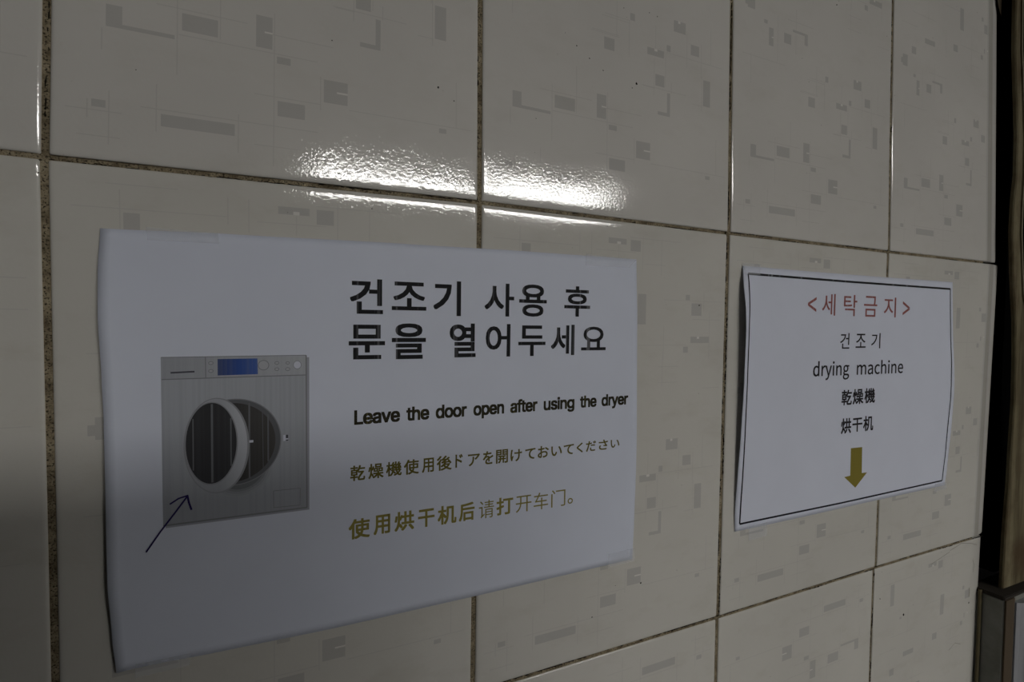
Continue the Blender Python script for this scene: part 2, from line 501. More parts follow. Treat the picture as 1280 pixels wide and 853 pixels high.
def crust(p0, p1, w0, dens, seed, off=1.2):
    r = random.Random(seed)
    d = Vector((p1[0] - p0[0], p1[1] - p0[1]))
    L = d.length
    d /= L
    nrm = Vector((-d.y, d.x))
    s = 0
    while s < L:
        if noise.noise(Vector((s * 0.035, seed * 3.1, 0))) * 0.9 + r.uniform(-.35, .35) > 0.35 - dens:
            side = 1 if noise.noise(Vector((s * 0.02, seed * 7.7, 4))) > -0.1 else -1
            c = Vector(p0) + d * s + nrm * side * (off + r.uniform(-.35, .25))
            ln, wd_ = r.uniform(0.8, 3.2), w0 * r.uniform(.35, 1)
            i0 = len(V)
            n = 6
            V.append((c.x * MM, 0.0001, c.y * MM))
            for i in range(n):
                an = 2 * math.pi * i / n
                q = c + d * math.cos(an) * ln * r.uniform(.6, 1) + nrm * math.sin(an) * wd_ * r.uniform(.6, 1)
                V.append((q.x * MM, 0.0011, q.y * MM))
            F.extend([(i0, i0 + 1 + i, i0 + 1 + (i + 1) % n) for i in range(n)])
        s += r.uniform(0.5, 2.0)


crust((0, -0.8), (202, 1.2), .45, .30, 1, .9)
crust((202, 1.4), (408, 0.1), .4, .15, 2, .9)
crust((408, 0.1), (611, -.2), .6, .35, 3, .9)
crust((611, -.2), (808, .3), .5, .2, 4, .9)
crust((202, -299.6), (405, -299.4), .7, .5, 5, 1.0)
crust((405, -299.4), (606, -298.2), .8, .55, 6, 1.0)
crust((606, -298.2), (803, -298.5), .7, .25, 7, 1.0)
crust((405.5, 0), (402.6, 290), .6, .3, 8)
crust((407, -4), (406, -296), .6, .3, 9)
crust((611, 0), (603, 290), .5, .2, 10)
crust((202.5, 2), (201.5, 200), .4, .1, 11)
crust((0, 2), (4, 90), .5, .2, 12)
crust((604.8, -302), (604.2, -450), .6, .4, 13)
tag(new_obj('joint_mould', V, F, M_grime, wall), kind='stuff')

# ---------------------------------------------------------------- paper sheets


def interp(pts, s, ax_in, ax_out):
    """piecewise-linear read of pts at coordinate s"""
    pts = sorted(pts, key=lambda p: p[ax_in])
    if s <= pts[0][ax_in]: return pts[0][ax_out]
    for a_, b_ in zip(pts, pts[1:]):
        if s <= b_[ax_in]:
            f = (s - a_[ax_in]) / (b_[ax_in] - a_[ax_in])
            f = f * f * (3 - 2 * f) * 0.5 + f * 0.5
            return a_[ax_out] + f * (b_[ax_out] - a_[ax_out])
    return pts[-1][ax_out]


def along(pts, f, ax):
    a_, b_ = pts[0][ax], pts[-1][ax]
    s = a_ + f * (b_ - a_)
    o = [0, 0]
    o[ax] = s
    o[1 - ax] = interp(pts, s, ax, 1 - ax)
    return Vector(o)


def make_sheet(root, top, bot, left, rgt, lift, mat, nu=72, nv=54):
    c00, c10, c01, c11 = Vector(bot[0]), Vector(bot[-1]), Vector(top[0]), Vector(top[-1])
    V, F = [], []
    loc = root.location
    for j in range(nv + 1):
        v = j / nv
        l_ = along(left[::-1], v, 1)
        r_ = along(rgt[::-1], v, 1)
        for i in range(nu + 1):
            u = i / nu
            b_ = along(bot, u, 0)
            t_ = along(top, u, 0)
            p = (1 - v) * b_ + v * t_ + (1 - u) * l_ + u * r_ - ((1 - u) * (1 - v) * c00 + u * (1 - v) * c10 + (1 - u) * v * c01 + u * v * c11)
            V.append(Vector((p.x, -lift(p.x, p.y), p.y)) * MM - loc)
    n = nu + 1
    for j in range(nv):
        for i in range(nu): F.append((j * n + i, j * n + i + 1, (j + 1) * n + i + 1, (j + 1) * n + i))
    o = new_obj('paper_sheet', V, F, mat, root, smooth=True)
    md = o.modifiers.new('thickness', 'SOLIDIFY')
    md.thickness = 0.00012
    md.offset = -1
    return o


def bumpf(x, c, w):
    return math.exp(-((x - c) / w) ** 2)


L1 = [(-29, .5), (-49, 1.5), (-70, 2.6), (-98, 2.6), (-118, 2.2), (-158, 3.0), (-193, 4.2), (-219, 3.8), (-238, 3.2)]
L2 = [(-23, .6), (-30, 2.0), (-38, 3.6), (-58, 6.2), (-74, 6.6), (-117, 5.6), (-155, 4.2), (-188, 2.6), (-215, 1.2), (-234, .5)]


def lift1(x, z):
    a_ = interp(L1, z, 0, 1)
    h = 0.55 + max(a_ - .5, 0) * math.exp(-max(x - 18, 0) / 10.0)
    h += 0.15 * bumpf(z, -222, 20) * (0.5 + 0.5 * math.sin(x * 0.028 + 1))
    h += 0.35 * math.sin(x * 0.021 + 0.6) * math.sin((z + 26) * 0.0149) ** 2
    h += 0.9 * bumpf(x, 322, 9) * bumpf(z, -150, 50)
    return h


def lift2(x, z):
    a_ = interp(L2, z, 0, 1)
    h = 0.55 + max(a_ - .5, 0) * math.exp(-max(x - 420, 0) / 13.0)
    h += 2.0 * max(0, (x - 690) / 35.0) * bumpf(z, -130, 45)
    h += 0.3 * math.sin(x * 0.02) * math.sin((z + 24) * 0.015) ** 2
    return h


S1top = [(18.8, -30.2), (68.6, -28.6), (154.7, -26.9), (235.3, -25.8), (319.4, -25.5)]
S1bot = [(22.9, -235.6), (67.4, -237.4), (120.5, -238.5), (203.9, -238.2), (262, -237.6), (320.6, -237.0)]
S1left = [(18.8, -30.2), (17.9, -49.2), (17.9, -69.8), (19.0, -97.9), (19.5, -117.7), (19.9, -157.5), (20.3, -192.7), (21.7, -218.7), (22.9, -235.6)]
S1right = [(319.4, -25.5), (321.0, -67.4), (321.2, -108.4), (321.8, -173), (321.4, -214.8), (320.6, -237.0)]
S2top = [(421.8, -24.0), (499, -24.3), (598.5, -24.2), (719.2, -23.7)]
S2bot = [(420.6, -233.4), (498, -233.4), (598, -232.8), (718.9, -232.6)]
S2left = [(421.8, -24.0), (420.1, -37.6), (420.3, -58), (421.1, -74), (421.1, -117), (420.6, -155), (419.9, -188), (419.6, -216), (420.6, -233.4)]
S2right = [(719.2, -23.7), (721.9, -62), (725.0, -128), (725.2, -178), (722.1, -215), (718.9, -232.6)]

GL = {}


# letter shapes in 1/1000 em: (advance, outline points, faces)
GROT = {'L': (393, '60,0 60,509 125,509 125,57 361,57 361,0', '0,2,1 0,3,2 0,4,3 0,5,4'),
 'a': (389, '160,-9 137,-7 115,-3 94,5 76,15 60,29 48,45 38,63 32,84 30,108 32,128 36,146 43,161 53,174 64,184 78,193 92,200 108,206 125,211 143,214 161,217 178,220 200,223 218,225 234,227 247,229 257,231 265,235 271,240 274,246 276,255 276,257 275,272 272,285 267,297 260,307 251,315 240,322 227,327 212,330 196,331 178,330 163,327 149,322 137,316 127,309 118,301 110,292 104,283 100,274 41,291 51,313 64,331 79,346 95,358 114,368 133,375 153,380 173,383 194,384 208,384 223,382 239,379 255,375 271,369 286,360 300,350 312,336 322,320 330,301 335,278 337,251 337,0 277,0 277,52 272,52 267,43 260,34 252,25 242,16 229,8 215,1 199,-4 181,-7 170,45 192,47 211,51 228,59 242,68 254,80 263,93 270,108 274,122 276,138 276,190 272,187 267,184 259,182 251,180 241,178 231,176 221,174 210,173 200,171 191,170 182,169 175,168 161,166 147,163 134,159 122,153 112,147 103,139 97,130 93,118 92,105 93,93 96,82 102,72 109,64 119,57 130,52 142,48 156,46', '58,60,59 58,61,60 57,61,58 57,62,61 56,62,57 56,63,62 55,63,56 55,64,63 55,65,64 54,65,55 54,66,65 53,66,54 53,67,66 52,67,53 52,40,67 40,39,67 39,68,67 51,41,52 41,40,52 51,42,41 38,68,39 51,43,42 37,68,38 51,44,43 36,68,37 36,69,68 51,45,44 35,69,36 50,45,51 50,46,45 34,69,35 34,70,69 50,47,46 33,70,34 50,48,47 49,48,50 32,70,33 32,71,70 31,71,32 30,71,31 29,71,30 29,72,71 28,72,29 27,72,28 26,94,27 94,72,27 25,94,26 24,94,25 23,94,24 22,94,23 21,94,22 20,94,21 19,94,20 18,94,19 17,94,18 16,94,17 15,94,16 14,94,15 14,95,94 93,72,94 14,96,95 14,97,96 13,97,14 13,98,97 13,99,98 13,100,99 13,101,100 13,102,101 12,102,13 12,103,102 12,104,103 12,105,104 12,106,105 12,107,106 12,108,107 12,109,108 11,109,12 11,110,109 11,111,110 11,112,111 10,112,11 10,113,112 92,72,93 10,114,113 9,114,10 91,72,92 9,115,114 8,115,9 90,72,91 8,116,115 89,72,90 8,117,116 7,117,8 7,118,117 88,74,89 74,72,89 7,119,118 87,74,88 7,120,119 6,120,7 86,75,87 75,74,87 6,121,120 6,122,121 86,76,75 73,72,74 85,76,86 6,123,122 84,76,85 6,84,123 6,76,84 5,76,6 5,77,76 5,78,77 4,78,5 4,79,78 4,80,79 3,80,4 3,81,80 2,81,3 2,82,81 1,82,2 1,83,82 0,83,1'),
 'd': (424, '195,-8 165,-6 137,3 111,16 89,34 70,57 55,84 43,116 36,151 34,189 36,227 43,261 55,293 70,320 89,342 112,361 137,374 165,382 196,384 218,383 237,379 253,373 267,364 278,355 287,346 295,336 301,327 306,319 311,319 311,509 372,509 372,0 313,0 313,59 307,59 301,50 295,41 287,31 277,21 266,12 252,4 236,-3 217,-7 205,47 226,49 246,55 263,65 278,78 290,95 299,115 306,138 310,162 312,189 310,216 306,241 300,263 290,282 278,299 263,312 246,322 227,328 205,330 182,328 162,322 145,311 130,298 118,281 108,261 102,239 98,215 96,189 98,163 102,139 109,117 118,97 130,80 145,66 162,55 182,49', '28,30,29 28,31,30 17,19,18 17,20,19 16,20,17 16,21,20 15,21,16 15,22,21 15,23,22 14,23,15 14,24,23 14,25,24 13,61,14 61,25,14 61,26,25 13,62,61 60,26,61 59,26,60 13,63,62 59,27,26 58,27,59 13,64,63 12,64,13 58,28,27 58,57,28 57,56,28 56,55,28 55,54,28 54,31,28 12,65,64 12,66,65 11,66,12 11,67,66 10,67,11 10,68,67 53,31,54 10,69,68 9,69,10 52,31,53 9,70,69 9,71,70 51,31,52 8,71,9 8,72,71 50,31,51 7,72,8 7,73,72 49,31,50 7,74,73 6,74,7 48,31,49 6,75,74 47,33,48 33,31,48 5,75,6 5,76,75 46,33,47 5,77,76 45,34,46 34,33,46 45,35,34 32,31,33 4,77,5 4,78,77 44,35,45 44,36,35 4,43,78 43,36,44 4,36,43 4,37,36 3,37,4 3,38,37 3,39,38 2,39,3 2,40,39 2,41,40 1,41,2 1,42,41 0,42,1'),
 'e': (404, '212,-8 177,-5 145,3 117,16 92,35 72,58 56,85 44,116 37,150 34,187 36,224 44,258 55,290 71,317 91,340 115,359 142,373 172,382 205,384 226,383 246,380 266,374 285,366 303,355 319,341 334,324 347,305 357,282 365,256 370,227 371,194 371,169 75,169 75,221 338,221 310,202 308,226 304,248 298,269 288,286 277,301 263,314 246,323 227,328 205,330 183,328 164,323 146,313 131,301 119,286 109,270 102,251 97,231 96,211 96,178 98,151 102,127 110,106 121,88 135,73 151,61 169,53 190,48 212,46 227,47 241,49 254,53 265,58 276,65 285,73 294,82 300,93 306,105 365,91 358,72 348,55 335,39 320,26 302,14 283,4 261,-3 237,-7', '17,19,18 17,20,19 16,20,17 16,21,20 16,22,21 15,22,16 15,23,22 14,23,15 14,24,23 14,25,24 13,45,14 45,44,14 44,25,14 43,25,44 42,25,43 13,46,45 42,26,25 41,26,42 13,47,46 12,47,13 40,26,41 12,48,47 40,27,26 39,27,40 12,49,48 11,49,12 11,50,49 38,27,39 38,28,27 11,51,50 37,28,38 10,51,11 37,29,28 10,52,51 36,29,37 10,33,52 33,53,52 36,34,29 34,30,29 35,34,36 9,33,10 9,32,33 53,34,33 53,30,34 54,30,53 54,31,30 8,32,9 55,31,54 8,31,32 8,55,31 8,56,55 7,56,8 7,57,56 6,57,7 6,58,57 71,73,72 70,73,71 70,74,73 6,59,58 5,59,6 69,74,70 5,60,59 68,74,69 68,75,74 67,75,68 5,61,60 66,75,67 4,61,5 66,76,75 4,62,61 65,76,66 64,76,65 4,63,62 63,76,64 4,76,63 4,77,76 3,77,4 3,78,77 2,78,3 2,79,78 2,80,79 1,80,2 1,81,80 0,81,1'),
 'f': (254, '228,379 228,327 6,327 6,379 81,0 81,432 82,452 87,470 96,486 107,499 120,510 135,519 152,525 169,529 187,530 201,530 212,529 222,527 231,525 238,523 243,521 227,468 224,470 220,471 215,472 209,473 202,474 195,474 178,472 164,468 154,460 147,449 143,435 142,419 142,0', '13,15,14 13,16,15 12,16,13 12,17,16 12,18,17 11,18,12 11,19,18 11,20,19 11,21,20 10,21,11 9,23,10 23,22,10 22,21,10 8,25,9 25,24,9 24,23,9 7,27,8 27,26,8 26,25,8 7,28,27 7,29,28 6,29,7 6,30,29 6,31,30 5,31,6 5,32,31 5,33,32 4,33,5 4,34,33 2,0,3 2,1,0'),
 'g': (425, '207,-151 180,-149 156,-146 134,-140 114,-132 97,-122 82,-110 70,-97 59,-84 51,-69 101,-41 107,-49 114,-57 122,-66 131,-74 142,-82 154,-88 169,-93 187,-96 207,-97 236,-95 261,-87 282,-75 298,-58 308,-34 311,-6 311,68 306,68 301,60 294,51 287,41 277,32 266,23 252,16 236,10 217,6 195,5 165,7 138,14 113,27 90,43 71,65 55,90 43,120 36,154 34,191 36,229 43,263 55,293 71,320 90,342 112,361 138,374 166,382 196,384 218,383 237,379 253,373 267,365 279,356 288,346 296,336 302,327 308,319 313,319 313,379 372,379 372,-9 370,-40 363,-67 350,-90 334,-109 314,-124 291,-136 265,-144 237,-149 205,59 227,61 246,66 264,75 278,87 290,103 300,121 307,142 311,166 312,193 311,219 307,242 300,264 291,283 279,299 264,312 247,322 227,328 205,330 182,328 163,322 145,312 130,298 118,282 109,262 102,241 98,218 96,193 98,167 102,144 109,123 118,104 131,88 145,76 163,66 183,61', '53,55,54 53,56,55 52,56,53 64,66,65 64,67,66 52,57,56 51,57,52 51,58,57 51,59,58 50,59,51 50,60,59 50,61,60 49,94,50 94,61,50 94,62,61 49,95,94 93,62,94 92,62,93 49,96,95 92,63,62 91,63,92 49,97,96 48,97,49 91,64,63 91,90,64 90,89,64 89,88,64 88,87,64 87,67,64 48,98,97 48,99,98 47,99,48 47,100,99 46,100,47 46,101,100 86,67,87 46,102,101 45,102,46 85,67,86 45,103,102 45,104,103 84,67,85 44,104,45 44,105,104 83,67,84 43,105,44 43,106,105 82,67,83 43,107,106 81,67,82 42,107,43 42,108,107 80,26,81 26,67,81 41,108,42 41,109,108 79,26,80 41,110,109 78,27,79 27,26,79 78,28,27 25,67,26 41,111,110 77,28,78 40,111,41 40,76,111 76,28,77 76,29,28 40,29,76 40,30,29 39,30,40 39,31,30 39,32,31 38,32,39 38,33,32 38,34,33 37,34,38 37,35,34 36,35,37 24,67,25 24,68,67 23,68,24 23,69,68 9,11,10 9,12,11 9,13,12 22,69,23 9,14,13 22,70,69 8,14,9 8,15,14 21,70,22 8,16,15 7,16,8 20,70,21 7,17,16 20,71,70 7,18,17 19,71,20 7,19,18 7,71,19 6,71,7 6,72,71 5,72,6 4,72,5 4,73,72 3,73,4 3,74,73 2,74,3 2,75,74 1,75,2 1,0,75'),
 'h': (410, '114,227 114,0 53,0 53,509 114,509 114,287 102,287 116,319 132,344 152,362 175,374 200,382 227,384 252,383 275,377 295,369 313,356 328,340 341,321 350,298 355,271 357,240 357,0 296,0 296,235 293,263 286,286 273,304 256,318 235,326 210,329 192,328 176,324 161,317 147,308 136,297 126,283 119,266 115,248', '2,4,3 2,6,4 6,5,4 11,13,12 11,14,13 10,14,11 10,15,14 9,15,10 9,16,15 8,16,9 8,17,16 7,31,8 31,17,8 31,30,17 30,18,17 29,18,30 7,32,31 28,18,29 7,33,32 28,19,18 6,33,7 27,19,28 6,34,33 6,35,34 26,19,27 26,20,19 6,36,35 2,37,6 37,36,6 25,20,26 25,21,20 2,38,37 24,21,25 2,0,38 24,22,21 23,22,24 2,1,0'),
 'i': (167, '84,443 73,444 63,448 54,455 47,463 43,472 41,483 43,494 47,504 54,512 63,518 73,522 84,524 95,522 105,518 114,512 121,504 125,494 126,483 125,472 121,463 114,455 105,448 95,444 53,0 53,379 114,379 114,0', '24,26,25 24,27,26 11,13,12 10,13,11 10,14,13 9,14,10 9,15,14 8,15,9 8,16,15 7,16,8 7,17,16 6,17,7 6,18,17 5,18,6 5,19,18 4,19,5 4,20,19 3,20,4 3,21,20 2,21,3 2,22,21 1,22,2 1,23,22 0,23,1'),
 'n': (410, '114,227 114,0 53,0 53,379 112,379 112,287 102,287 116,319 132,344 152,362 175,374 200,382 227,384 252,383 275,377 295,369 313,356 328,340 341,321 350,298 355,271 357,240 357,0 296,0 296,235 293,263 286,286 273,304 256,318 235,326 210,329 192,328 176,324 161,317 147,308 136,297 126,283 119,266 115,248', '11,13,12 11,14,13 10,14,11 2,4,3 2,6,4 6,5,4 10,15,14 9,15,10 9,16,15 8,16,9 8,17,16 7,31,8 31,17,8 31,30,17 30,18,17 29,18,30 7,32,31 28,18,29 7,33,32 28,19,18 6,33,7 27,19,28 6,34,33 6,35,34 26,19,27 26,20,19 6,36,35 2,37,6 37,36,6 25,20,26 25,21,20 2,38,37 24,21,25 2,0,38 24,22,21 23,22,24 2,1,0'),
 'o': (415, '207,-8 174,-5 144,3 117,16 93,35 72,58 56,85 44,116 37,150 34,187 37,225 44,260 56,291 72,318 93,341 117,360 144,374 174,382 207,384 241,382 271,374 299,360 323,341 343,318 359,291 371,260 379,225 381,187 379,150 371,116 359,85 343,58 323,35 299,16 271,3 241,-5 207,46 231,49 252,55 270,66 285,80 298,97 307,117 314,139 318,163 319,187 318,212 314,236 307,258 298,278 285,296 270,310 252,321 231,328 207,330 184,328 163,321 145,310 130,296 118,278 108,258 102,236 98,212 96,187 98,163 102,139 108,117 118,97 130,80 145,66 163,55 184,49', '17,19,18 16,19,17 16,20,19 15,20,16 15,21,20 14,21,15 14,22,21 13,22,14 13,54,22 54,23,22 13,55,54 53,23,54 13,56,55 52,23,53 13,57,56 51,23,52 12,57,13 51,24,23 12,58,57 50,24,51 12,59,58 49,24,50 11,59,12 49,25,24 11,60,59 48,25,49 10,60,11 48,26,25 10,61,60 47,26,48 10,62,61 46,26,47 46,27,26 9,62,10 9,63,62 45,27,46 8,63,9 8,64,63 44,27,45 44,28,27 8,65,64 43,28,44 43,29,28 7,65,8 7,66,65 42,29,43 7,67,66 41,29,42 6,67,7 41,30,29 6,68,67 40,30,41 5,68,6 40,31,30 5,69,68 39,31,40 5,70,69 38,31,39 4,70,5 38,32,31 4,71,70 37,32,38 4,36,71 36,32,37 4,32,36 3,32,4 3,33,32 2,33,3 2,34,33 1,34,2 1,35,34 0,35,1'),
 'p': (424, '53,-143 53,379 112,379 112,319 118,319 123,327 130,336 137,346 147,355 158,364 171,373 188,379 207,383 229,384 259,382 287,374 313,361 335,342 354,320 370,293 381,261 388,227 390,189 388,151 381,116 370,84 355,57 336,34 313,16 288,3 260,-6 229,-8 208,-7 189,-3 173,4 159,12 147,21 138,31 130,41 124,50 118,59 114,59 114,-143 220,47 242,49 262,55 279,66 294,80 306,97 316,117 323,139 327,163 328,189 327,215 323,239 316,261 307,281 295,298 280,311 262,322 243,328 220,330 198,328 178,322 161,312 147,299 134,282 125,263 118,241 114,216 113,189 114,162 118,138 125,115 135,95 147,78 162,65 179,55 198,49', '12,14,13 11,14,12 11,15,14 0,2,1 0,3,2 10,15,11 10,16,15 9,16,10 8,16,9 8,17,16 7,17,8 6,17,7 6,61,17 61,18,17 5,61,6 5,62,61 60,18,61 5,63,62 59,18,60 4,63,5 4,64,63 58,18,59 58,19,18 0,4,3 0,68,4 68,67,4 67,66,4 66,65,4 65,64,4 57,19,58 56,19,57 56,20,19 55,20,56 55,21,20 54,21,55 0,69,68 53,21,54 53,22,21 0,70,69 52,22,53 0,71,70 51,22,52 51,23,22 50,23,51 0,72,71 50,24,23 49,24,50 0,73,72 48,24,49 48,25,24 0,41,73 41,74,73 47,25,48 41,75,74 47,26,25 46,26,47 41,76,75 45,26,46 41,40,76 40,77,76 0,42,41 39,77,40 45,27,26 44,27,45 39,78,77 38,78,39 43,27,44 38,43,78 38,27,43 37,27,38 37,28,27 36,28,37 35,28,36 35,29,28 34,29,35 33,29,34 33,30,29 32,30,33 32,31,30'),
 'r': (259, '53,0 53,379 112,379 112,321 115,321 124,339 137,354 152,367 171,377 191,383 213,385 218,385 223,385 229,384 235,384 240,384 243,384 243,322 241,323 236,324 230,324 223,325 215,326 207,326 190,324 174,321 159,315 146,306 135,296 126,284 119,269 115,254 114,237 114,0', '9,11,10 9,12,11 9,13,12 9,14,13 9,15,14 9,16,15 9,17,16 8,17,9 0,2,1 0,3,2 7,17,8 6,17,7 5,19,6 19,18,6 18,17,6 4,23,5 23,22,5 22,21,5 21,20,5 20,19,5 4,24,23 4,25,24 0,4,3 0,31,4 31,30,4 30,29,4 29,28,4 28,27,4 27,26,4 26,25,4 0,32,31 0,33,32'),
 's': (365, '182,-8 157,-7 133,-3 112,3 93,12 76,24 62,38 50,54 41,73 36,94 94,107 101,87 111,72 124,60 141,52 160,47 181,45 206,47 227,53 244,62 258,74 265,88 268,103 266,115 262,126 254,136 243,144 229,150 212,155 149,170 118,180 92,192 72,208 58,227 50,249 47,274 49,295 55,314 65,332 79,347 95,360 115,370 137,378 161,383 187,384 212,383 234,379 254,372 271,363 286,352 299,339 309,324 318,308 324,290 268,277 262,291 254,304 243,316 228,325 210,331 187,333 166,331 147,326 131,317 119,305 111,292 109,277 110,264 115,253 124,243 136,235 152,229 172,223 229,209 261,200 287,187 306,171 320,153 328,131 331,107 329,85 323,65 312,47 298,31 281,18 260,6 236,-2 210,-7', '43,45,44 43,46,45 42,46,43 42,47,46 41,47,42 41,48,47 40,48,41 40,49,48 39,49,40 39,50,49 38,50,39 38,60,50 60,51,50 38,61,60 59,51,60 37,61,38 37,62,61 58,51,59 37,63,62 57,51,58 57,52,51 37,64,63 56,52,57 36,64,37 56,53,52 36,65,64 55,53,56 35,65,36 35,66,65 54,53,55 35,67,66 34,67,35 34,68,67 34,69,68 33,69,34 33,70,69 33,71,70 33,72,71 32,72,33 32,73,72 32,74,73 31,74,32 31,75,74 30,75,31 30,76,75 29,76,30 29,77,76 28,77,29 27,77,28 27,78,77 26,78,27 25,78,26 24,78,25 24,79,78 23,79,24 22,79,23 9,11,10 22,80,79 21,80,22 8,11,9 20,80,21 8,12,11 20,81,80 19,81,20 7,12,8 7,13,12 19,82,81 18,82,19 7,14,13 6,14,7 17,82,18 6,15,14 16,82,17 16,83,82 6,16,15 6,83,16 5,83,6 5,84,83 4,84,5 4,85,84 3,85,4 3,86,85 2,86,3 2,87,86 1,87,2 1,0,87'),
 't': (227, '204,379 204,327 6,327 6,379 65,471 126,471 126,98 127,83 130,70 136,61 144,55 156,51 170,50 175,50 180,50 185,51 191,52 197,53 202,54 213,2 207,0 200,-2 192,-3 184,-3 176,-4 168,-4 138,-1 113,7 92,21 77,41 68,64 65,93', '31,5,4 31,6,5 2,0,3 2,1,0 31,7,6 30,7,31 30,8,7 30,9,8 29,9,30 29,10,9 29,11,10 17,19,18 16,19,17 15,19,16 29,12,11 14,19,15 13,19,14 12,19,13 29,19,12 28,19,29 27,19,28 26,19,27 26,20,19 26,21,20 25,21,26 25,22,21 25,23,22 25,24,23'),
 'u': (410, '182,-5 158,-3 135,2 115,11 97,23 82,39 69,59 60,82 54,109 53,139 53,379 114,379 114,144 116,117 124,94 137,75 154,61 175,53 200,50 218,51 234,55 249,62 263,71 274,83 283,97 290,113 295,132 296,153 296,379 357,379 357,0 298,0 298,92 307,92 294,60 277,35 257,17 234,5 209,-3', '9,11,10 9,12,11 27,29,28 27,30,29 26,30,27 9,13,12 8,13,9 25,33,26 33,30,26 8,14,13 24,33,25 7,14,8 23,32,24 32,33,24 7,15,14 23,34,32 34,31,32 34,30,33 22,34,23 6,15,7 6,16,15 21,34,22 20,34,21 6,17,16 20,35,34 31,30,34 5,17,6 19,35,20 5,18,17 18,35,19 5,35,18 4,35,5 4,36,35 3,36,4 3,37,36 2,37,3 2,38,37 1,38,2 1,0,38'),
 'v': (389, '163,0 17,379 84,379 165,155 173,132 180,110 187,87 193,64 199,42 206,21 184,21 191,42 197,64 203,87 209,110 216,132 224,155 305,379 371,379 226,0', '0,2,1 0,3,2 16,18,17 16,19,18 0,4,3 15,19,16 0,5,4 14,19,15 0,6,5 13,19,14 0,7,6 12,19,13 11,8,12 8,19,12 0,11,7 11,8,7 0,10,11 9,19,8 0,9,10 0,19,9'),
 'y': (389, '47,-139 61,-86 71,-87 83,-89 94,-90 104,-89 113,-86 122,-81 130,-74 138,-64 145,-51 151,-36 163,-1 17,379 84,379 165,155 173,132 180,109 187,87 193,64 199,42 206,21 184,21 190,42 196,64 202,87 209,110 216,132 224,155 305,379 371,379 204,-58 196,-77 187,-93 177,-107 165,-119 153,-128 139,-136 125,-141 109,-144 91,-145 82,-145 73,-144 65,-143 57,-142 52,-140', '12,14,13 12,15,14 28,30,29 28,31,30 12,16,15 27,31,28 26,31,27 12,17,16 25,21,26 21,31,26 12,18,17 24,21,25 12,19,18 23,20,24 20,21,24 12,23,19 23,20,19 12,22,23 12,21,22 12,31,21 11,31,12 10,31,11 9,31,10 9,32,31 8,32,9 7,32,8 7,33,32 6,33,7 0,2,1 5,33,6 0,3,2 4,33,5 0,4,3 0,33,4 0,34,33 0,35,34 0,36,35 0,37,36 0,38,37 45,38,0 44,38,45 44,39,38 43,39,44 42,39,43 42,40,39 41,40,42')}
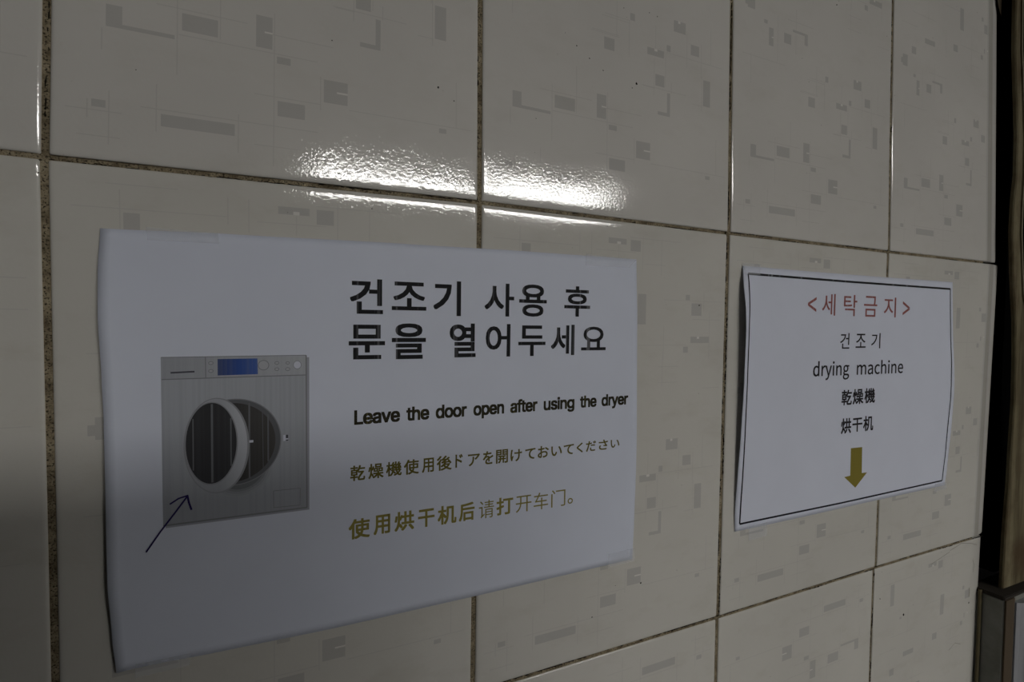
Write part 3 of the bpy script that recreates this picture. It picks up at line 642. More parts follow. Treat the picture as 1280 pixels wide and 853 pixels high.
HUMA = {'a': (197, '76,-5 99,-1 120,9 139,23 140,23 143,0 169,0 169,117 162,158 141,185 103,195 74,191 49,182 29,170 41,148 58,158 77,165 98,168 122,161 134,144 137,120 71,107 33,84 21,49 28,20 47,2 85,21 68,24 56,34 51,51 59,73 87,89 137,99 137,46 120,32 103,24', '11,9,10 12,9,11 12,8,9 13,17,12 17,8,12 14,15,13 15,16,13 16,17,13 18,8,17 19,8,18 19,7,8 20,7,19 21,7,20 21,32,7 32,6,7 22,32,21 22,31,32 33,6,32 22,30,31 23,30,22 23,29,30 23,28,29 24,28,23 34,4,33 4,6,33 24,27,28 35,4,34 24,26,27 26,3,35 3,4,35 26,2,3 5,6,4 24,2,26 25,2,24 25,1,2 0,1,25'),
 'c': (179, '107,-5 129,-2 150,7 169,19 155,41 142,31 127,25 110,22 79,31 59,57 51,95 59,133 80,159 111,168 125,166 137,160 149,152 165,173 150,184 132,192 110,195 64,183 31,149 18,95 30,41 62,7', '21,19,20 21,18,19 21,17,18 22,13,21 13,17,21 13,14,17 14,15,17 15,16,17 22,12,13 22,11,12 23,11,22 23,10,11 24,10,23 24,9,10 24,8,9 25,8,24 5,3,4 6,3,5 25,7,8 7,3,6 25,3,7 25,2,3 0,2,25 0,1,2'),
 'd': (217, '97,-5 119,-1 138,9 155,22 156,22 159,0 185,0 185,279 153,279 153,206 154,173 138,185 121,192 101,195 60,183 30,148 19,95 28,41 55,7 104,22 76,31 58,56 51,95 59,133 79,159 106,168 122,166 137,160 153,148 153,48 137,34 121,25', '9,7,8 9,6,7 10,6,9 14,12,13 14,11,12 14,10,11 15,25,14 25,10,14 25,26,10 26,27,10 27,28,10 28,6,10 15,24,25 15,23,24 16,23,15 29,6,28 16,22,23 16,21,22 17,21,16 17,20,21 30,4,29 4,6,29 18,20,17 31,4,30 18,19,20 19,4,31 18,3,19 3,4,19 18,2,3 5,6,4 18,1,2 0,1,18'),
 'e': (194, '109,-5 133,-2 154,5 172,15 160,36 146,28 130,23 113,21 81,29 59,52 50,88 178,88 179,93 179,99 179,106 170,153 145,184 103,195 62,183 31,148 18,95 31,41 63,7 49,110 59,142 79,163 104,169 129,163 146,143 151,110', '18,16,17 18,15,16 19,25,18 25,26,18 26,15,18 27,15,26 28,15,27 19,24,25 28,14,15 20,24,19 29,14,28 20,23,24 20,29,23 20,14,29 20,13,14 20,12,13 21,10,20 10,12,20 10,11,12 21,9,10 21,8,9 22,8,21 5,3,4 22,7,8 6,3,5 7,3,6 22,3,7 22,2,3 0,2,22 0,1,2'),
 'g': (197, '96,-88 147,-78 181,-54 193,-22 185,4 163,19 126,23 89,23 69,26 59,33 56,44 57,53 62,61 68,67 77,63 86,61 96,60 131,68 156,91 166,126 164,142 158,155 150,166 189,166 189,190 123,190 115,193 106,194 96,195 61,187 35,163 25,127 29,106 38,89 50,76 50,75 40,66 32,54 29,39 31,26 37,15 46,8 46,6 31,-6 21,-21 18,-37 28,-64 55,-82 96,82 76,87 61,103 56,127 61,151 76,166 96,172 117,166 131,151 137,127 131,103 116,87 101,-65 71,-61 52,-50 46,-32 48,-21 54,-10 65,0 74,-2 82,-3 90,-3 123,-3 144,-5 157,-13 161,-27 154,-46 133,-60', '29,27,28 29,26,27 29,25,26 29,24,25 29,23,24 30,54,29 54,23,29 30,53,54 55,23,54 30,52,53 56,22,55 22,23,55 56,21,22 31,52,30 56,20,21 31,51,52 57,20,56 57,19,20 32,51,31 32,50,51 58,19,57 58,18,19 33,50,32 59,18,58 33,49,50 59,17,18 34,49,33 48,17,59 34,48,49 34,17,48 35,17,34 36,13,35 13,17,35 13,16,17 36,12,13 14,16,13 37,12,36 15,16,14 37,11,12 38,11,37 38,10,11 38,9,10 39,9,38 39,8,9 39,7,8 40,7,39 40,6,7 40,5,6 40,4,5 41,4,40 42,4,41 43,66,42 66,4,42 66,70,4 70,71,4 71,3,4 43,65,66 67,70,66 68,70,67 69,70,68 72,3,71 44,65,43 44,64,65 73,3,72 45,64,44 45,63,64 73,2,3 74,2,73 45,62,63 46,62,45 75,2,74 46,61,62 75,1,2 60,1,75 46,60,61 47,60,46 47,1,60 47,0,1'),
 'h': (213, '32,0 64,0 64,138 82,154 98,164 116,167 137,162 149,145 152,116 152,0 184,0 184,120 178,161 159,186 126,195 102,191 81,179 63,163 64,202 64,279 32,279', '0,19,20 0,18,19 0,17,18 15,13,14 16,13,15 16,12,13 17,5,16 5,12,16 17,4,5 6,12,5 17,3,4 0,2,17 2,3,17 7,12,6 7,11,12 8,11,7 0,1,2 8,10,11 9,10,8'),
 'i': (96, '48,229 59,232 67,239 70,251 67,262 59,269 48,271 37,269 30,262 27,251 30,239 37,232 32,0 64,0 64,190 32,190', '12,14,15 12,13,14 7,5,6 8,5,7 8,4,5 9,4,8 9,3,4 10,3,9 10,2,3 11,2,10 11,1,2 0,1,11'),
 'm': (324, '32,0 64,0 64,138 81,154 97,164 112,167 132,162 144,145 147,116 147,0 179,0 179,138 196,154 212,164 227,167 247,162 259,145 263,116 263,0 294,0 294,120 288,161 269,186 237,195 215,190 194,178 174,159 164,178 146,191 121,195 100,191 80,179 62,162 58,190 32,190', '30,28,29 24,22,23 31,28,30 31,27,28 25,22,24 0,33,34 0,32,33 25,21,22 32,27,31 32,5,27 5,26,27 26,14,25 14,21,25 32,4,5 6,26,5 26,13,14 15,21,14 32,3,4 26,12,13 0,2,32 2,3,32 7,26,6 16,21,15 16,20,21 7,12,26 7,11,12 8,11,7 17,20,16 0,1,2 8,10,11 17,19,20 9,10,8 18,19,17'),
 'n': (214, '32,0 64,0 64,138 82,154 98,164 116,167 137,162 149,145 152,116 152,0 184,0 184,120 178,161 159,186 126,195 102,191 81,179 62,162 58,190 32,190', '15,13,14 16,13,15 0,18,19 0,17,18 16,12,13 17,5,16 5,12,16 17,4,5 6,12,5 17,3,4 0,2,17 2,3,17 7,12,6 7,11,12 8,11,7 0,1,2 8,10,11 9,10,8'),
 'r': (136, '32,0 64,0 64,122 79,148 95,162 112,166 119,166 125,165 131,163 137,191 131,193 124,195 116,195 96,190 78,176 62,155 58,190 32,190', '13,11,12 13,10,11 13,9,10 13,8,9 14,7,13 7,8,13 0,16,17 0,15,16 15,5,14 5,6,14 6,7,14 15,4,5 15,3,4 0,2,15 2,3,15 0,1,2'),
 'y': (182, '35,-82 68,-73 91,-50 106,-16 178,190 147,190 112,85 107,67 102,49 97,31 95,31 89,49 82,67 76,85 38,190 5,190 81,0 77,-15 67,-36 53,-50 34,-56 29,-55 24,-54 19,-53 13,-78 19,-80 27,-81', '16,14,15 16,13,14 6,4,5 6,3,4 16,12,13 7,3,6 16,11,12 8,3,7 16,10,11 9,3,8 16,9,10 16,3,9 17,3,16 18,3,17 18,2,3 19,2,18 19,1,2 20,1,19 24,22,23 24,21,22 24,20,21 24,1,20 24,0,1 25,0,24 26,0,25')}


def letters(text, table, track=0):
    vs, fs, x = [], [], 0
    for ch in text:
        adv, v, f = table[ch]
        i0 = len(vs)
        vs += [((int(q.split(',')[0]) + x) / 1000, int(q.split(',')[1]) / 1000) for q in v.split()]
        fs += [tuple(i0 + int(i) for i in q.split(',')) for q in f.split()]
        x += adv + track
    return vs, fs


def glyph_mesh(text, bold=0.0, space=1.0, res=4):
    key = (text, space)
    if key in GL: return GL[key]
    c = bpy.data.curves.new('glyph', 'FONT')
    c.body = text
    c.fill_mode = 'FRONT'
    c.space_character = space
    c.resolution_u = res
    o = bpy.data.objects.new('glyph', c)
    C.objects.link(o)
    dg = bpy.context.evaluated_depsgraph_get()
    m = bpy.data.meshes.new_from_object(o.evaluated_get(dg))
    vs = [(v.co.x, v.co.y) for v in m.vertices]
    fs = [tuple(p.vertices) for p in m.polygons]
    bpy.data.objects.remove(o)
    bpy.data.curves.remove(c)
    bpy.data.meshes.remove(m)
    GL[key] = (vs, fs)
    return GL[key]


class Print:
    """flat ink lying on a sheet: vertices given in wall mm, set just proud of the sheet"""
    def __init__(s, lift, level=0.10):
        s.V, s.F, s.I, s.lift, s.lv = [], [], [], lift, level

    def add(s, pts, faces, mi=0, lv=0.0):
        i0 = len(s.V)
        for x, z in pts: s.V.append((x, -s.lift(x, z) - s.lv - lv, z))
        for f in faces:
            s.F.append(tuple(i0 + i for i in f)); s.I.append(mi)

    def glyph(s, ch, x0, z0, x1, z1, bold=0.0, slant=0.0, mi=0):
        vs, fs = glyph_mesh(ch, bold)
        a0, a1 = min(v[0] for v in vs), max(v[0] for v in vs)
        b0, b1 = min(v[1] for v in vs), max(v[1] for v in vs)
        d = max(bold, 0) * (z1 - z0)
        kx, kz = (x1 - x0 - 2 * d) / (a1 - a0), (z1 - z0 - 2 * d) / (b1 - b0)
        s.stack([(x0 + d + (v[0] - a0) * kx, z0 + d + (v[1] - b0) * kz) for v in vs], fs, d, mi)

    def stack(s, pts, fs, d, mi):
        """the same letter laid a few times round its place thickens its strokes"""
        offs = [(0, 0)] if d <= 0 else [(0, 0), (d, d), (-d, d), (d, -d), (-d, -d), (0, d), (0, -d), (d, 0), (-d, 0)]
        for i, (ox, oz) in enumerate(offs):
            s.add([(x + ox, z + oz) for x, z in pts], fs, mi, 0.003 * i)

    def word(s, w, x0, x1, base0, base1, asc, bold=0.0, table=None, track=0, mi=0):
        vs, fs = letters(w, table, track)
        a0, a1 = min(v[0] for v in vs), max(v[0] for v in vs)
        d = bold * asc
        k = (asc - 2 * d) / max(int(q.split(',')[1]) / 1000 for q in table['h'][1].split())
        s.stack([(x0 + d + (v[0] - a0) / (a1 - a0) * (x1 - x0 - 2 * d), base0 + d + (base1 - base0) * (v[0] - a0) / (a1 - a0) + v[1] * k)
                 for v in vs], fs, d, mi)

    def quad(s, pts, mi=0, lv=0.0, n=1):
        a_, b_, c_, d_ = [Vector(p) for p in pts]       # cyclic
        P, F = [], []
        for j in range(n + 1):
            for i in range(n + 1):
                u, v = i / n, j / n
                p = (1 - u) * (1 - v) * a_ + u * (1 - v) * b_ + u * v * c_ + (1 - u) * v * d_
                P.append((p.x, p.y))
        for j in range(n):
            for i in range(n):
                k = j * (n + 1) + i
                F.append((k, k + 1, k + n + 2, k + n + 1))
        s.add(P, F, mi, lv)

    def ellipse(s, cx, cz, rx, rz, mi, lv, rot=0.0, n=56):
        P = [(cx, cz)]
        for i in range(n):
            t = 2 * math.pi * i / n
            x, z = rx * math.cos(t), rz * math.sin(t)
            P.append((cx + x * math.cos(rot) - z * math.sin(rot), cz + x * math.sin(rot) + z * math.cos(rot)))
        s.add(P, [(0, 1 + i, 1 + (i + 1) % n) for i in range(n)], mi, lv)

    def ring(s, cx, cz, rx, rz, w, mi, lv, n=48):
        P = []
        for k in (0, w):
            for i in range(n):
                t = 2 * math.pi * i / n
                P.append((cx + (rx - k) * math.cos(t), cz + (rz - k) * math.sin(t)))
        s.add(P, [(i, (i + 1) % n, n + (i + 1) % n, n + i) for i in range(n)], mi, lv)

    def line(s, pts, w, mi=0, lv=0.0, step=4.0, taper=None):
        """ribbon through pts"""
        q = []
        for a_, b_ in zip(pts, pts[1:]):
            a_, b_ = Vector(a_), Vector(b_)
            m = max(1, int((b_ - a_).length / step))
            for i in range(m): q.append(a_ + (b_ - a_) * i / m)
        q.append(Vector(pts[-1]))
        P, F = [], []
        for i, p in enumerate(q):
            d = (q[min(i + 1, len(q) - 1)] - q[max(i - 1, 0)]).normalized()
            nn = Vector((-d.y, d.x)) * w / 2
            P += [tuple(p - nn), tuple(p + nn)]
        for i in range(len(q) - 1): F.append((2 * i, 2 * i + 2, 2 * i + 3, 2 * i + 1))
        s.add(P, F, mi, lv)

    def build(s, name, mats, parent, root):
        return new_obj(name, [Vector(v) * MM - root.location for v in s.V], s.F, mats, parent, s.I)


# ---- large sheet
sign = empty('paper_sign', (0.1695, 0, -0.237))
tag(sign, 'large white sheet with printed dryer picture and pen arrow, taped on the tiles', 'sign')
sheet1 = make_sheet(sign, S1top, S1bot, S1left, S1right, lift1, M_paper)

pr = Print(lift1)
for g in [("건", 127.55, -66.68, 145.28, -47.48), ("조", 150.14, -64.26, 169.99, -48.22), ("기", 174.16, -67.01, 191.02, -46.5),
          ("문", 126.93, -91.64, 146.47, -72.6), ("을", 150.24, -91.93, 169.85, -71.66), ("열", 184.22, -91.47, 200.63, -71.31)]:
    pr.glyph(*g, bold=0.022)
for g in [("사", 206.07, -66.76, 225.84, -46.53), ("용", 229.31, -66.54, 248.88, -46.32), ("후", 261.88, -66.01, 281.78, -46.1),
          ("어", 207.14, -91.55, 223.58, -71.38), ("두", 229.11, -91.45, 248.36, -72.09), ("세", 252.4, -91.31, 269.94, -71.39),
          ("요", 275.16, -88.3, 294.75, -72.51)]:
    pr.glyph(*g, bold=0.017)
pr.build('heading_text', [I_black], sign, sign)

pr = Print(lift1)
for w, x0, x1 in [('Leave', 129.9, 155.1), ('the', 158.7, 172.2), ('door', 176.1, 195.4), ('open', 199.6, 219.9), ('after', 224.1, 243.2),
                  ('using', 247.7, 270.7), ('the', 275.0, 288.1), ('dryer', 292.1, 314.0)]:
    b = lambda x: -127.55 + (x - 129.9) / 184.0 * 1.3
    pr.word(w, x0, x1, b(x0), b(x1), 8.0, bold=0.042, table=GROT, track=-30)
pr.build('english_text', [I_eng], sign, sign)

pr = Print(lift1)
for g in [["乾", 127.81, -158.56, 135.83, -150.04], ["燥", 137.53, -158.49, 145.95, -150.03], ["機", 147.34, -158.22, 156.2, -150.0], ["使", 157.45, -158.45, 166.19, -149.8], ["用", 168.04, -158.4, 175.15, -150.0], ["後", 176.85, -158.3, 186.08, -149.6], ["ド", 188.42, -157.55, 192.96, -149.6], ["ア", 196.34, -157.61, 204.04, -150.34], ["を", 206.07, -157.62, 212.92, -149.5], ["開", 214.8, -157.9, 222.88, -149.3], ["け", 224.6, -157.7, 232.6, -150.11], ["て", 234.87, -157.3, 242.2, -150.4], ["お", 243.9, -157.3, 251.83, -149.6], ["い", 253.68, -157.0, 261.67, -150.6], ["て", 263.07, -157.0, 270.8, -150.3], ["く", 273.0, -156.6, 277.8, -149.9], ["だ", 280.2, -156.49, 288.2, -149.47], ["さ", 290.4, -156.34, 297.9, -149.4], ["い", 300.2, -155.7, 307.43, -150.2]]:
    pr.glyph(*g, bold=0.02)
pr.build('japanese_text', [I_jap], sign, sign)

pr = Print(lift1)
for g in [["使", 127.02, -190.99, 138.45, -179.78], ["用", 140.51, -190.54, 149.74, -179.5], ["烘", 152.22, -190.5, 163.6, -179.35], ["干", 165.8, -190.44, 175.74, -179.9], ["机", 177.63, -190.7, 189.28, -179.5], ["后", 190.84, -190.6, 200.88, -179.5], ["打", 215.36, -190.5, 226.8, -179.51]]:
    pr.glyph(*g, bold=0.024)
for g in [["请", 203.72, -190.9, 213.7, -179.8], ["开", 228.68, -190.67, 239.78, -180.2], ["车", 241.33, -190.8, 251.87, -179.77], ["门", 254.17, -190.76, 264.81, -179.5]]:
    pr.glyph(*g, bold=-0.008)
pr.glyph("。", 266.6, -190.1, 270.6, -186.3, bold=0.02)
pr.build('chinese_text', [I_chi], sign, sign)

# printed picture of the dryer
pic = Print(lift1, 0.06)
mats = [P_shade, P_body, P_panel, P_edge, P_dark, P_blue, P_knob, P_rim, P_glass2, P_ringd, P_ring, P_glass, P_lite, P_white, P_shade2] + [ink('print_shadow_step', tuple(c * k for c in (0.34, 0.36, 0.385))) for k in (0.92, 0.80, 0.64, 0.46)]
TL, TR, BR, BL = (41.3, -89.0), (105.5, -88.8), (105.9, -170.0), (41.6, -169.8)
pic.quad([(42.6, -170.9), (106.9, -171.1), (106.9, -90), (42.6, -90)], 0, 0.0, 20)
pic.quad([BL, BR, TR, TL], 1, 0.02, 24)
pic.line([(41.7, -169.6), (105.8, -169.8)], 0.8, 3, 0.04)
pic.line([(105.4, -89), (105.7, -169.8)], 0.7, 3, 0.04)
pic.quad([(41.6, -99.4), (105.5, -99.2), (105.5, -88.8), (41.3, -89.0)], 2, 0.03, 16)
pic.line([(41.4, -89.0), (105.5, -88.9)], 0.35, 3, 0.04)
pic.line([(41.6, -99.5), (105.6, -99.3)], 0.5, 3, 0.04)
pic.line([(59.6, -89.2), (59.7, -99.4)], 0.4, 3, 0.04)
pic.line([(45.2, -96.4), (55.0, -96.1)], 0.8, 4, 0.05)
pic.quad([(64.8, -98.3), (82.6, -98.2), (82.4, -90.2), (64.8, -90.2)], 5, 0.05, 3)
for (x, z, r_) in [(85.2, -93.7, 2.6)]:
    pic.ring(x, z, r_, r_, 0.35, 3, 0.07); pic.ellipse(x, z, r_ - .35, r_ - .35, 6, 0.065)
for (x, z, r_) in [(61.9, -92.1, 1.1), (61.9, -96.0, 1.1), (91.4, -92.7, 1.1), (96.5, -92.8, 1.0), (91.4, -95.9, 1.1), (96.5, -96.0, 1.2)]:
    pic.ring(x, z, r_, r_ * .8, 0.3, 3, 0.07, 20); pic.ellipse(x, z, r_ - .3, r_ * .8 - .3, 6, 0.065, n=20)
pic.ring(101.1, -93.9, 2.0, 2.2, 0.25, 3, 0.07, 28); pic.ellipse(101.1, -93.9, 1.75, 1.95, 13, 0.065, n=28)
# shadow under the open door, opening, ring and round glass
for i, mi in enumerate((15, 16, 17, 18)):
    pic.ellipse(75.5, -147.0, 13.6 - 1.1 * i, 12.0 - 1.1 * i, mi, 0.045 + 0.006 * i, 0.5)
pic.ellipse(72.0, -132.0, 21.4, 21.9, 3, 0.07)
pic.ellipse(72.0, -132.0, 20.9, 21.4, 7, 0.08)
pic.ellipse(71.0, -132.2, 19.6, 19.9, 8, 0.09)
for x, z0, z1, w in [(78.6, -112.6, -151.2, .8), (87.2, -119.0, -143.2, .7)]:
    pic.line([(x, z0), (x, z1)], w, 12, 0.10)
pic.line([(84.6, -116.5), (84.9, -147.5)], 0.35, 7, 0.10)
pic.line([(78.4, -132.2), (80.4, -132.2)], 1.2, 13, 0.11, 1)
pic.ellipse(64.4, -133.1, 14.2, 23.8, 9, 0.12, 0.02)
pic.ellipse(64.2, -133.0, 13.5, 23.2, 10, 0.13, 0.02)
pic.ellipse(62.0, -131.8, 11.5, 20.6, 9, 0.14)
pic.ellipse(62.0, -131.7, 10.9, 20.0, 11, 0.15)
for x, dz, w in [(62.2, 19.4, .9), (54.2, 12.6, .5), (70.4, 12.0, .6)]:
    pic.line([(x, -131.7 + dz), (x, -131.7 - dz)], w, 12, 0.16)
pic.quad([(94.3, -133.3), (96.6, -133.3), (96.6, -130.2), (94.3, -130.2)], 13, 0.07)
pic.quad([(95.5, -132.0), (96.6, -132.0), (96.6, -130.2), (95.5, -130.2)], 4, 0.08)
pic.quad([(95.5, -133.3), (96.6, -133.3), (96.6, -132.7), (95.5, -132.7)], 4, 0.08)
pic.line([(89.6, -158.9), (102.4, -159.0), (102.3, -168.0), (89.7, -167.6), (89.6, -158.9)], 0.35, 3, 0.06)
tag(pic.build('dryer_picture', mats, sign, sign), 'printed picture of a grey front-loading dryer with its round door open')

pen = Print(lift1, 0.30)
pen.line([(34.8, -181.0), (40.5, -172.2), (46.2, -164.3), (51.6, -156.6)], 0.75, 0, 0, 2)
pen.line([(44.4, -159.5), (48.0, -157.2), (51.9, -156.2)], 0.75, 0, 0.01, 1.5)
pen.line([(51.6, -156.0), (52.2, -159.6), (53.3, -163.5)], 0.85, 0, 0.02, 1.5)
pen.build('pen_arrow', [I_pen], sign, sign)


def tape(root, pts, lift, n=14, h0=0.2):
    """a clear strip over a sheet edge: pts are its four corners in mm, cyclic"""
    a_, b_, c_, d_ = [Vector(p) for p in pts]
    V, F = [], []
    for j in range(7):
        for i in range(n + 1):
            u, v = i / n, j / 6
            p = (1 - u) * (1 - v) * a_ + u * (1 - v) * b_ + u * v * c_ + (1 - u) * v * d_
            h = lift(p.x, p.y) + h0 + 0.25 * noise.noise(Vector((p.x * 0.35, p.y * 0.35, h0))) + (0.22 if j in (0, 6) else 0)
            V.append(Vector((p.x, -h, p.y)) * MM - root.location)
    for j in range(6):
        for i in range(n):
            k = j * (n + 1) + i
            F.append((k, k + 1, k + n + 2, k + n + 1))
    return new_obj('tape', V, F, M_tape, root, smooth=True)


tape(sign, [(36.5, -34.2), (65.8, -33.6), (65.4, -28.6), (36.0, -28.2)], lambda x, z: lift1(x, z) if z < -29.3 else 0.6)
tape(sign, [(277.6, -32.0), (313, -31.6), (319.6, -25.8), (277.8, -24.6)], lift1, 20)
tape(sign, [(300, -238.5), (322.5, -238.2), (322, -229), (300, -229.6)], lift1)
tape(sign, [(30, -240.5), (52, -240.5), (52, -234.5), (30, -234.0)], lambda x, z: lift1(x, -235) * 0.8)

# ---- small sheet
sign2 = empty('paper_sign', (0.570, 0, -0.233))
tag(sign2, 'smaller white sheet with thin black frame, red heading and mustard arrow', 'sign')
make_sheet(sign2, S2top, S2bot, S2left, S2right, lift2, M_paper2)
bd = Print(lift2)
BLf = [(427.0, -29.9), (427.5, -44), (426.3, -74), (426.4, -117), (426.4, -178), (425.6, -227.8)]
bd.line([(427.0, -29.9), (552.3, -30.6), (715.4, -30.8)], 1.8, 1, 0.0, 5)
bd.line(BLf, 1.5, 0, 0.01, 5)
bd.line([(715.3, -30.8), (717.2, -62), (719.4, -103), (719.6, -144), (717.4, -200), (713.6, -227.0)], 1.4, 0, 0.01, 5)
bd.line([(425.6, -227.9), (551, -228.2), (713.6, -227.0)], 1.5, 0, 0.0, 5)
bd.build('printed_frame', [I_border, I_border_t], sign2, sign2)

pr = Print(lift2)
for g in [["<", 499.23, -58.14, 510.08, -45.47], ["세", 517.54, -60.9, 535.15, -42.1], ["탁", 546.8, -60.9, 565.4, -42.1], ["금", 575.17, -61.0, 594.76, -42.3], ["지", 605.05, -61.1, 623.73, -42.42], [">", 634.57, -58.8, 645.96, -45.5]]:
    pr.glyph(*g, bold=0.004)
tag(pr.build('heading_text', [I_red], sign2, sign2), 'faded red heading in angle brackets')
pr = Print(lift2)
for g in [["건", 543.53, -89.9, 556.4, -76.0], ["조", 565.26, -89.31, 579.75, -76.6], ["기", 587.89, -90.0, 601.45, -75.9]]:
    pr.glyph(*g, bold=0.006)
pr.build('korean_text', [I_dark], sign2, sign2)
pr = Print(lift2)
pr.word('drying', 508.6, 557.5, -113.2, -113.5, 13.0, bold=0.013, table=HUMA)
pr.word('machine', 568.2, 638.5, -113.7, -114.0, 13.0, bold=0.013, table=HUMA)
pr.build('english_text', [I_dark], sign2, sign2)
pr = Print(lift2)
for g in [["乾", 548.01, -140.5, 562.5, -126.7], ["燥", 563.84, -140.4, 579.2, -126.5], ["機", 580.69, -140.31, 596.4, -126.42]]:
    pr.glyph(*g, bold=0.022)
pr.build('japanese_text', [I_dark], sign2, sign2)
pr = Print(lift2)
for g in [["烘", 548.49, -166.01, 562.8, -152.12], ["干", 564.35, -165.57, 578.81, -152.9], ["机", 580.12, -165.94, 594.99, -151.99]]:
    pr.glyph(*g, bold=0.022)
pr.build('chinese_text', [I_dark], sign2, sign2)
pr = Print(lift2)
pr.add([(563.3, -179.9), (579.6, -180.3), (580.1, -204.3), (563.5, -204.9), (588.0, -204.6), (571.2, -216.8), (555.0, -205.2)],
       [(0, 3, 2, 1), (3, 6, 5), (3, 5, 2), (2, 5, 4)])
tag(pr.build('down_arrow', [I_gold], sign2, sign2), 'mustard yellow arrow pointing down')
tape(sign2, [(424, -30.5), (441, -30.5), (441, -22.0), (421, -22.0)], lambda x, z: max(lift2(x, z), .6), h0=0.25)
tape(sign2, [(436, -243), (457, -242), (457, -231), (436, -231.5)], lambda x, z: lift2(x, z) + 0.9 * bumpf(x, 446, 5) * bumpf(z, -239, 3), h0=0.3)
tape(sign2, [(700, -237), (722, -236), (722, -229), (700, -229)], lambda x, z: max(lift2(x, -232), .6), h0=0.25)

# ---------------------------------------------------------------- right-hand side: recess, old board, stone block
tag(box('shade_lining_1', 0.7805, 0.954, 0.110, 0.130, rw['z0'], rw['z1'], M_black), kind='structure')  # near-black linings carry the painted darkness of the recess
tag(box('shade_lining_2', 0.7805, 0.790, 0.0095, 0.109, rw['z0'], rw['z1'], M_black), kind='structure')
tag(box('shade_lining_3', 0.868, 0.954, 0.016, 0.109, -0.36, rw['z1'], M_black), kind='structure')

# warped old board standing in the opening: outline in mm (left, right) by height
BD = [(1150, 795.3, 806.0), (272.0, 795.3, 806.5), (223.4, 797.8, 809.9), (183.3, 803.4, 816.4), (134.5, 810.5, 824.2), (92.6, 811.6, 826.2), (66.8, 808.3, 824.9), (32.9, 807.3, 825.4), (-9.3, 812.6, 831.6), (-34.8, 817.0, 836.2), (-60.6, 822.2, 850.6), (-104.1, 825.9, 863.8), (-148.0, 827.9, 873.5), (-200.7, 825.4, 882.3), (-244.7, 823.9, 890.5), (-297.4, 819.6, 895.7), (-356.4, 818.3, 905.4)]
V, F, I = [], [], []
org = Vector((870, 0, -362))
for j, (z, x0, x1) in enumerate(BD):
    w = x1 - x0
    prof = [(x0, -8), (x0, -10.8), (x0 + 1.0, -12), (x0 + w * .45, -12.6), (x1 - 3.2, -11.9), (x1 - 2.6, -13.4), (x1 - .6, -13.4), (x1, -11.5), (x1, -8)]
    for x, y in prof: V.append((Vector((x, y, z)) - org) * MM)
n = 9
for j in range(len(BD) - 1):
    for i in range(n):
        i2 = (i + 1) % n
        F.append((j * n + i, (j + 1) * n + i, (j + 1) * n + i2, j * n + i2))
        I.append(1 if i in (5,) else 0)
F.append(tuple(range(n))); I.append(0)
F.append(tuple(reversed(range((len(BD) - 1) * n, len(BD) * n)))); I.append(0)
board = new_obj('wooden_board', V, F, [M_wood, M_wood_pale], None, I)
board.location = org * MM
tag(board, 'warped weathered wooden board standing in the black gap at the right edge', 'board')

# stone block under the board
blk = empty('stone_block', (0.845, 0, rw['z0']))
tag(blk, 'grey stone-faced block with a metal strip, low at the right edge beside the tiles', 'block')
zb = rw['z0']


def bbox(name, x0, x1, y0, y1, z0, z1, mat, bev=0.0008):
    return box(name, x0, x1, y0, y1, z0, z1, mat, blk, bev, org=tuple(blk.location))


bbox('body', 0.7975, 0.93, -0.0215, 0.010, zb, -0.3605, M_stone)
bbox('cap', 0.7965, 0.93, -0.0225, 0.010, -0.3605, -0.3565, M_cap)
bbox('filler_strip', 0.7985, 0.8170, -0.0232, -0.0215, zb, -0.3605, M_strip, 0.0004)
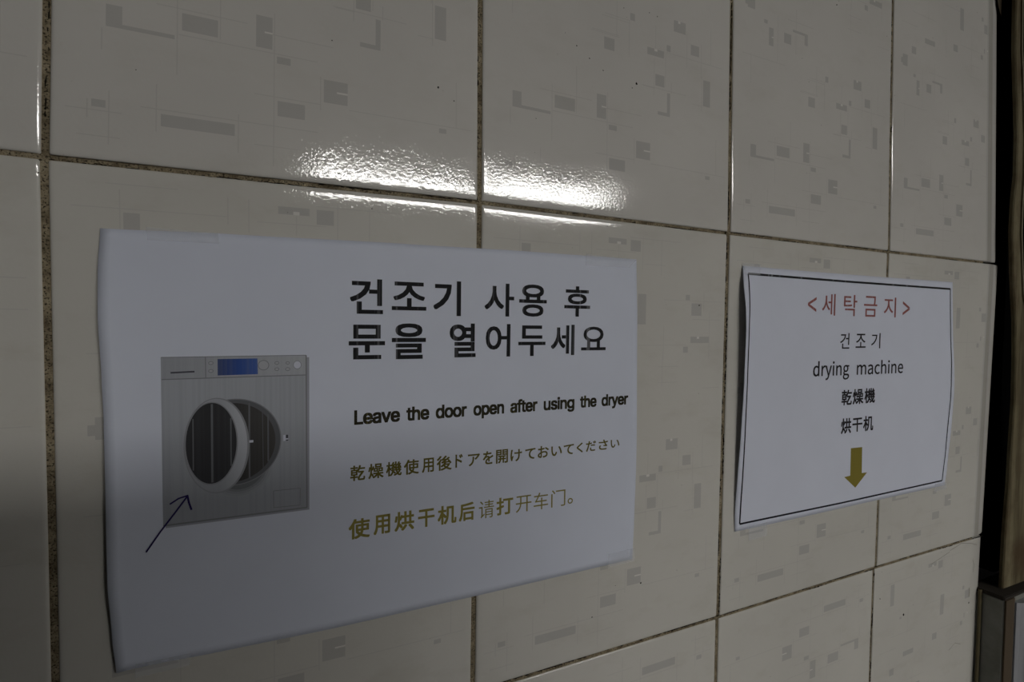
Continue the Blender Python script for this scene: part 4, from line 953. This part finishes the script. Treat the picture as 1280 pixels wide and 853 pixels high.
# rounded metal strip
V, F = [], []
for z in (zb, -0.366):
    for i in range(9):
        an = math.pi * i / 8
        V.append(Vector((0.8330 - 0.0158 * math.cos(an), -0.0215 - 0.007 * math.sin(an), z)) - blk.location)
for i in range(8): F.append((i, i + 1, 10 + i, 9 + i))
F.append(tuple(range(9, 18)))
tag(new_obj('metal_strip', V, F, M_metal, blk, smooth=False), 'dull silver strip')
# caulk bead between block and tiles
V, F = [], []
for j in range(30):
    z = -0.357 - j * 0.02
    dx = 0.0006 * noise.noise(Vector((j * .6, 1, 2)))
    for an in (0, .8, 1.6, 2.4):
        V.append(Vector((0.7965 + dx - 0.0022 * math.sin(an), -0.0030 * math.cos(an * .65), z)) - blk.location)
for j in range(29):
    for i in range(3): F.append((j * 4 + i, j * 4 + i + 1, j * 4 + 5 + i, j * 4 + 4 + i))
new_obj('caulk_bead', V, F, M_caulk, blk, smooth=True)

# ---------------------------------------------------------------- ceiling lamps of the room (behind the viewpoint)
for i, (x0, x1) in enumerate(((0.40, 1.66), (1.74, 3.00))):
    cx = (x0 + x1) / 2
    lp = empty('ceiling_light', (cx, -3.945, rw['z1']))
    tag(lp, 'long white ceiling lamp, the one %s the doorway side' % ('farther from' if i == 0 else 'nearer'), 'lamp', 'ceiling lamps')
    o_ = tuple(lp.location)
    box('housing', x0, x1, -4.27, -3.62, rw['z1'] - 0.03, rw['z1'], M_frame, lp, 0.003, o_)
    box('diffuser', x0 + 0.02, x1 - 0.02, -4.25, -3.64, rw['z1'] - 0.045, rw['z1'] - 0.0305, M_lamp, lp, 0.0, o_)

# an unseen cabinet added behind the viewpoint, to shade the lower left of the wall
blocker_root = empty('blocker', (-0.2, -0.9, rw['z0']))
tag(blocker_root, 'unseen box-shaped cabinet standing behind the viewpoint, facing the tiled wall', 'blocker')
o_ = tuple(blocker_root.location)
box('body', -0.75, 0.33, -1.15, -0.62, zb + 0.002, 0.06, M_blocker, blocker_root, 0.006, o_)
for i in (0, 1):
    x0 = -0.745 + i * 0.5375
    d = box('door', x0, x0 + 0.533, -0.619, -0.602, zb + 0.06, 0.045, M_blocker, blocker_root, 0.003, o_)  # door fronts of the added, unseen blocker
    hx = x0 + (0.485 if i == 0 else 0.04)
    h = box('blocker_handle', hx, hx + 0.012, -0.6015, -0.585, -0.72, -0.58, M_metal, d, 0.002, o_)
